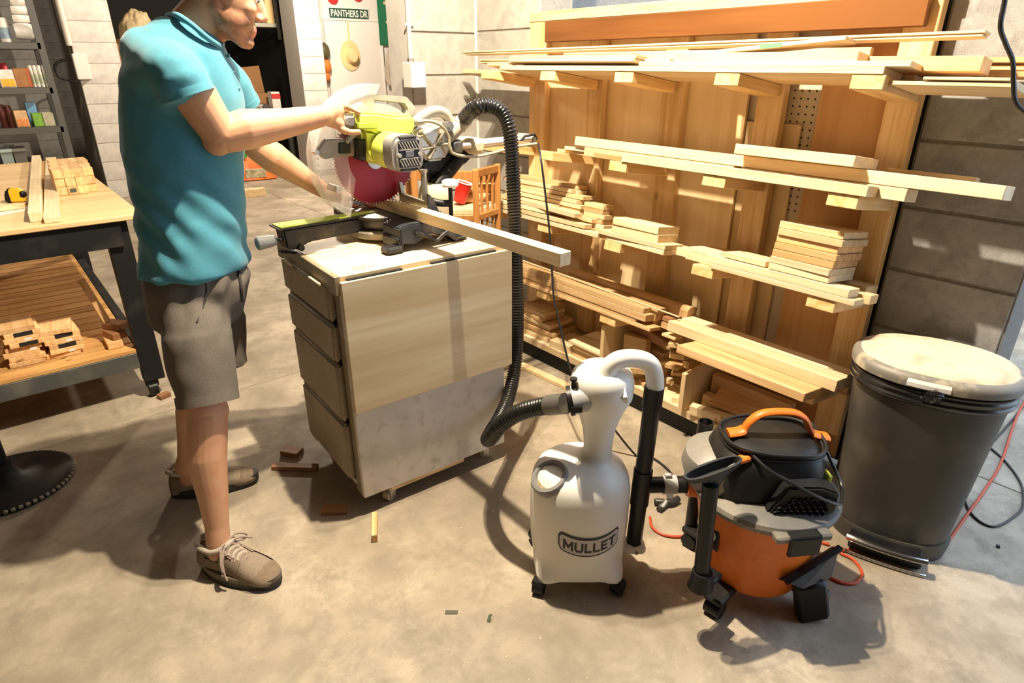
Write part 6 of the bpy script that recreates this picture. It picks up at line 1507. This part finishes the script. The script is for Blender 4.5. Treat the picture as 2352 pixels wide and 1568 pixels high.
# lower shelf: stacked blocks
zl = zs + .0085
def lo_pt(px, py): return onz(px, py, zl)
def pile_(px, py, n, lab, seedv, sz=(.125, .15, .021)):
    rn = random.Random(seedv); c_ = lo_pt(px, py); c_.y = max(c_.y + .06, YF + .16)
    od = ['lowest', 'second', 'third', 'fourth', 'fifth', 'sixth', 'seventh', 'eighth', 'topmost']
    for k in range(n):
        nm = od[k] if k < n - 1 else 'topmost'
        o = link('cut_block', box_me(sz, SPF, .0015), None, (c_.x + rn.uniform(-.014, .014), c_.y + rn.uniform(-.012, .012), zl + .0008 + sz[2] / 2 + k * (sz[2] + .0004)), (0, 0, rn.uniform(-.14, .14)))
        tag(o, '%s block of the %s on the bench lower shelf' % (nm, lab), 'block', None if True else '')
        if k in (n - 2, n - 4):
            t_ = box('grade_sticker', (-.03, -sz[1] / 2 - .0012, -.009), (.035, -sz[1] / 2, .009), plain('label_black', (.02, .02, .02), .4), None, 0); t_.parent = o
            t2 = box('white_print', (-.004, -sz[1] / 2 - .0016, -.005), (.018, -sz[1] / 2 - .001, .005), WHITEP, None, 0); t2.parent = t_
pile_(72, 835, 8, 'left pile', 3); pile_(152, 815, 6, 'middle pile', 9)
a_ = lo_pt(258, 795)
lean = link('cut_block', box_me((.03, .09, .30), SPF, .0015), None, (a_.x, a_.y + .12, zl + .148), (radians(-10), radians(-14), 0)); tag(lean, 'tall block leaning beside the piles on the lower shelf', 'block')
for k in range(3):
    o = link('cut_block', box_me((.06, .10, .03), BROWNB if k else SPF, .0015), None, (a_.x + .01 + .015 * k, a_.y + .01 + .02 * k, zl + .016 + .031 * k), (0, 0, .3 * k)); tag(o, '%s dark offcut at the right end of the lower shelf' % ('lowest', 'middle', 'topmost')[k], 'block')
# round cast base of a roller stand at the left edge of the picture
dcn = Vector((-.215, 2.645, 0))
rs = empty('pedestal_stand', dcn, 0, 'black pedestal stand with round ribbed base before the bench', 'stand')
bm = bmesh.new(); bm_lathe(bm, [(.19, .0), (.205, .004), (.205, .016), (.19, .022), (.12, .030), (.05, .045), (.03, .07), (.028, .10)], n=64); part('base', bm, BLACKM, rs)
lug = box_me((.012, .014, .012), plain('rim_dusty', (.30, .27, .21), .6), .003)
for k in range(60):
    a_ = 2 * pi * k / 60; link('rim_lug', lug, rs, (.203 * cos(a_), .203 * sin(a_), .013), (0, 0, a_))
bm = bmesh.new(); bm_cyl(bm, (0, 0, .08), (0, 0, .62), .02, n=20); part('pole', bm, BLACKM, rs)
bm = bmesh.new(); bm_cyl(bm, (-.14, 0, .64), (.0, 0, .64), .022, n=20); bm_box(bm, (-.07, 0, .62), (.16, .05, .01)); part('roller_head', bm, STEEL, rs)

# ------------------------------------------------------------------ slatted wooden chair behind the saw, with a red cup
ch_c = rd(1030, 470, 2.55)
ch = empty('slatted_chair', (1.70, 2.56, 0), 0, 'honey coloured slatted wooden chair between the saw and the rack', 'chair')
cr = rd(1092, 400, 2.80); clf = rd(950, 400, 2.80)
def cw(nm, p0, p1, w_, d_=None):
    p0, p1 = Vector(p0) - ch.location, Vector(p1) - ch.location
    ax_ = (p1 - p0); L_ = ax_.length; bm = bmesh.new()
    if abs(ax_.normalized().z) > .9: bm_box(bm, (p0 + p1) / 2, (w_, d_ or w_, L_), Matrix.Rotation(-pi / 2 + AX, 3, 'Z'), .004)
    else: bm_box(bm, (p0 + p1) / 2, (L_, d_ or .022, w_), Matrix.Rotation(atan2(ax_.y, ax_.x), 3, 'Z'), .004)
    return part(nm, bm, HONEY, ch, False)
zt_ = rd(1092, 388, 2.80).z
back = FH * .30 + RT * .0
P_r, P_l = Vector((cr.x, cr.y, 0)), Vector((clf.x, clf.y, 0))
P_r2, P_l2 = P_r + Vector((.17, .06, 0)), P_l + Vector((.10, .22, 0))
for nm, P_ in (('post', P_r), ('post', P_l), ('post', P_r2), ('post', P_l2)):
    cw(nm, P_ + Vector((0, 0, .001)), P_ + Vector((0, 0, zt_)), .028)
cw('top_rail', P_r + Vector((0, 0, zt_ - .02)), P_r2 + Vector((0, 0, zt_ - .02)), .035); cw('top_rail', P_l + Vector((0, 0, zt_ - .02)), P_l2 + Vector((0, 0, zt_ - .02)), .035)
cw('back_rail', P_r2 + Vector((0, 0, zt_ - .06)), P_l2 + Vector((0, 0, zt_ - .06)), .05)
zseat = rd(1092, 500, 2.80).z
cw('side_rail', P_r + Vector((0, 0, zseat)), P_r2 + Vector((0, 0, zseat)), .03); cw('side_rail', P_l + Vector((0, 0, zseat)), P_l2 + Vector((0, 0, zseat)), .03); cw('front_rail', P_r + Vector((0, 0, zseat)), P_l + Vector((0, 0, zseat)), .03)
for f in (.25, .5, .75):
    a_ = P_r.lerp(P_r2, f); cw('slat', a_ + Vector((0, 0, zseat)), a_ + Vector((0, 0, zt_ - .03)), .012); cw('slat', a_ + Vector((0, 0, .2)), a_ + Vector((0, 0, zseat)), .012)
    a_ = P_l.lerp(P_l2, f); cw('slat', a_ + Vector((0, 0, zseat)), a_ + Vector((0, 0, zt_ - .03)), .012)
cen = (P_r + P_l + P_r2 + P_l2) / 4
bm = bmesh.new(); q_ = [P_r - ch.location, P_r2 - ch.location, P_l2 - ch.location, P_l - ch.location]
bm_rings(bm, [[p + Vector((0, 0, zseat + .016)) for p in q_], [p + Vector((0, 0, zseat + .034)) for p in q_]]); bmesh.ops.recalc_face_normals(bm, faces=bm.faces[:]); part('seat', bm, PINE2, ch, False)
zs2 = zseat + .0345
# bag of offcuts / rolls on the seat, red cup leaning on them
rc = rd(1060, 470, 2.93)
for k in range(4):
    bm = bmesh.new(); base = onz(1094, 472, zs2) + FH * .075; d_ = (RT * .9 + FH * .3).normalized()
    c_ = Vector((base.x, base.y, zs2 + .0215 + (.0 if k < 2 else .037))) + FH * (.043 * (k % 2) + (.021 if k > 1 else 0)); bm_cyl(bm, c_ - d_ * .09, c_ + d_ * .09, .0205, n=18); bm_cyl(bm, c_ - d_ * .092, c_ - d_ * .088, .012, n=12)
    o = part('cardboard_tube', bm, plain('tube_card%d' % k, (.62, .36, .16), .7), None); tag(o, '%s tan cardboard tube on the chair seat' % ('front lower', 'rear lower', 'front upper', 'rear upper')[k], 'tube')
cc = onz(1055, 464, zs2 + .012); top_ = cc + (rd(1068, 418, cc.dot(FH)) - rd(1055, 464, cc.dot(FH)))
cup = empty('red_cup', cc, 0, 'tilted red plastic cup on the chair seat', 'cup')
ax_ = (top_ - cc); Lc = ax_.length
bm = bmesh.new(); bm_lathe(bm, [(.026, 0), (.0285, .004), (.036, Lc * .95)], (0, 0, 0), 28, ax_.normalized()); part('cup_body', bm, plain('cup_red', (.62, .02, .012), .35, var=.04), cup)
bm = bmesh.new(); bm_lathe(bm, [(.036, Lc * .95), (.039, Lc * .96), (.039, Lc), (.034, Lc), (.033, Lc * .9)], (0, 0, 0), 28, ax_.normalized(), cap=False); part('white_rim', bm, WHITEP, cup)
# ------------------------------------------------------------------ scraps on the floor
def scrap(lab, p, L, wd_, h, rz, m, nm='wood_scrap'):
    o = link(nm, box_me((wd_, L, h), m, .001), None, (p.x, p.y, h / 2 + .0006), (0, 0, rz - pi / 2)); return tag(o, lab, 'scrap')
a_, b_ = onz(627, 1080), onz(730, 1083); scrap('long brown offcut on the floor left of the cart', (a_ + b_) / 2 + Vector((.005, .012, 0)), (b_ - a_).length, .03, .018, atan2((b_ - a_).y, (b_ - a_).x), BROWNB)
a_ = onz(668, 1046); scrap('angled brown offcut behind the long one on the floor', a_ + Vector((.01, .01, 0)), .075, .05, .02, -.95, BROWNB)
a_, b_ = onz(741, 1182), onz(800, 1180); scrap('short brown offcut near the cart corner', (a_ + b_) / 2 + Vector((.004, .012, 0)), (b_ - a_).length, .034, .022, atan2((b_ - a_).y, (b_ - a_).x), BROWNB)
a_, b_ = onz(861, 1245), onz(862, 1190); scrap('slim orange stick end standing out on the floor before the cart', (a_ + b_) / 2, (b_ - a_).length * 1.0, .018, .028, atan2((b_ - a_).y, (b_ - a_).x), SPF)
a_ = onz(1037, 1406); scrap('flat dark green chip on the floor', a_, .036, .014, .0015, AX - pi / 2, plain('green_chip', (.075, .075, .045), .6), 'plastic_chip')
a_ = onz(1124, 1420)
bm = bmesh.new(); prf = [(-.006, -.012), (.002, -.014), (.006, -.006), (.003, .002), (.007, .012), (.002, .015), (-.004, .006)]
bm_rings(bm, [[Vector((x, y, z)) for x, y in prf] for z in (.0005, .0025)]); o = part('leaf_scrap', bm, plain('leaf_dark', (.05, .06, .025), .7), None, False); o.location = (a_.x, a_.y, 0); o.rotation_euler.z = AX - pi / 2; tag(o, 'curled dark leaf scrap on the floor', 'scrap')
a_ = onz(380, 916); scrap('small brown block by the bench caster', a_ + Vector((0, .02, 0)), .05, .035, .02, .3, BROWNB)
a_ = onz(2292, 1256); scrap('small dark pebble of debris on the floor right of the bin', a_, .012, .009, .006, .4, BLACKP, 'debris')
# fine sawdust flecks near the saw cart
bm = bmesh.new(); rn = random.Random(11)
for k in range(240):
    px_, py_ = rn.uniform(450, 2300), rn.uniform(880, 1560); p = onz(px_, py_)
    if rn.random() < .5: p = Vector((rn.gauss(.85, .35), rn.gauss(1.35, .35), 0))
    if p.y < .2 or (.70 < p.x < 1.34 and 1.62 < p.y < 2.17): continue
    s_ = rn.uniform(.0006, .0016); a_ = rn.random() * pi
    u_ = Vector((cos(a_), sin(a_), 0)) * s_ * rn.uniform(1, 2.2); v_ = Vector((-sin(a_), cos(a_), 0)) * s_ * .6
    bm_rings(bm, [[p + d_ + Vector((0, 0, z)) for d_ in (u_ + v_, -u_ + v_, -u_ - v_, u_ - v_)] for z in (.0003, .0011)])
o = part('sawdust_flecks', bm, plain('fleck', (.75, .62, .42), .9), None, False); tag(o, 'fine pale sawdust flecks scattered on the concrete floor', 'sawdust', kind='stuff')

# ------------------------------------------------------------------ cords
def cord(nm, lab, pts, r, m, per=10, parts=None):
    o = empty(nm, Vector((pts[0].x, pts[0].y, 0)), 0, lab, 'cord'); bm = bmesh.new()
    bm_tube(bm, [p - o.location for p in spline(pts, per)], r, 8); part('cable', bm, m, o); return o
ORC = plain('cord_orange', (.50, .065, .018), .45)
z_ = .0052
oc = cord('orange_extension_cord', 'orange extension cord running past the bin to the right', [onz(*q, z_) for q in ((1905, 1325), (1935, 1338), (1965, 1338), (1980, 1315), (1960, 1285), (1930, 1268), (1960, 1262), (2020, 1274), (2080, 1283), (2120, 1283), (2165, 1258), (2215, 1190), (2265, 1120), (2300, 1060), (2330, 970), (2352, 925), (2380, 880))], .0048, ORC)
o2 = cord('orange_lead', 'short orange cord between the collector and the vacuum', [onz(*q, z_) for q in ((1493, 1188), (1498, 1210), (1520, 1226), (1550, 1232), (1585, 1232), (1700, 1240), (1850, 1240), (1905, 1250))], .0048, ORC)
cs = onz(1525, 1155)
bm = bmesh.new(); hb = AX - pi / 2
def lc(x, y, z): return Vector((x * RT.x + y * FH.x, x * RT.y + y * FH.y, z)) + (onz(1530, 1170) - o2.location)
bm_tube(bm, spline([lc(-.035, .03, .012), lc(-.01, .022, .015), lc(.02, .02, .016), (lc(.05, .04, .016))], 6), [.012] * 19, 12); bm_tube(bm, [lc(.0, .02, .015), lc(-.03, -.015, .012)], [.014, .010], 12); bm_tube(bm, [lc(.02, .02, .015), lc(.025, .06, .016)], .012, 12)
part('three_way_tap', bm, plain('tap_black', (.03, .028, .024), .4), o2)
cord('black_floor_cord', 'black cord lying on the floor behind the bin', [onz(*q, .004) for q in ((2352, 930), (2320, 970), (2280, 1015), (2262, 1032))] + [onz(*q, .004) for q in ((2232, 1080), (2216, 1130), (2225, 1170), (2255, 1200), (2290, 1208), (2330, 1185), (2350, 1160), (2345, 1110), (2310, 1060), (2275, 1028))], .0042, CORD)
cord('cable_run', 'black cable hanging down at the top right corner', [rd(*q) for q in ((2312, -60, 1.55), (2308, 0, 1.55), (2298, 60, 1.55), (2310, 100, 1.56), (2326, 140, 1.57), (2328, 190, 1.58), (2332, 230, 1.58), (2352, 255, 1.58), (2400, 280, 1.58))], .0055, CORD)
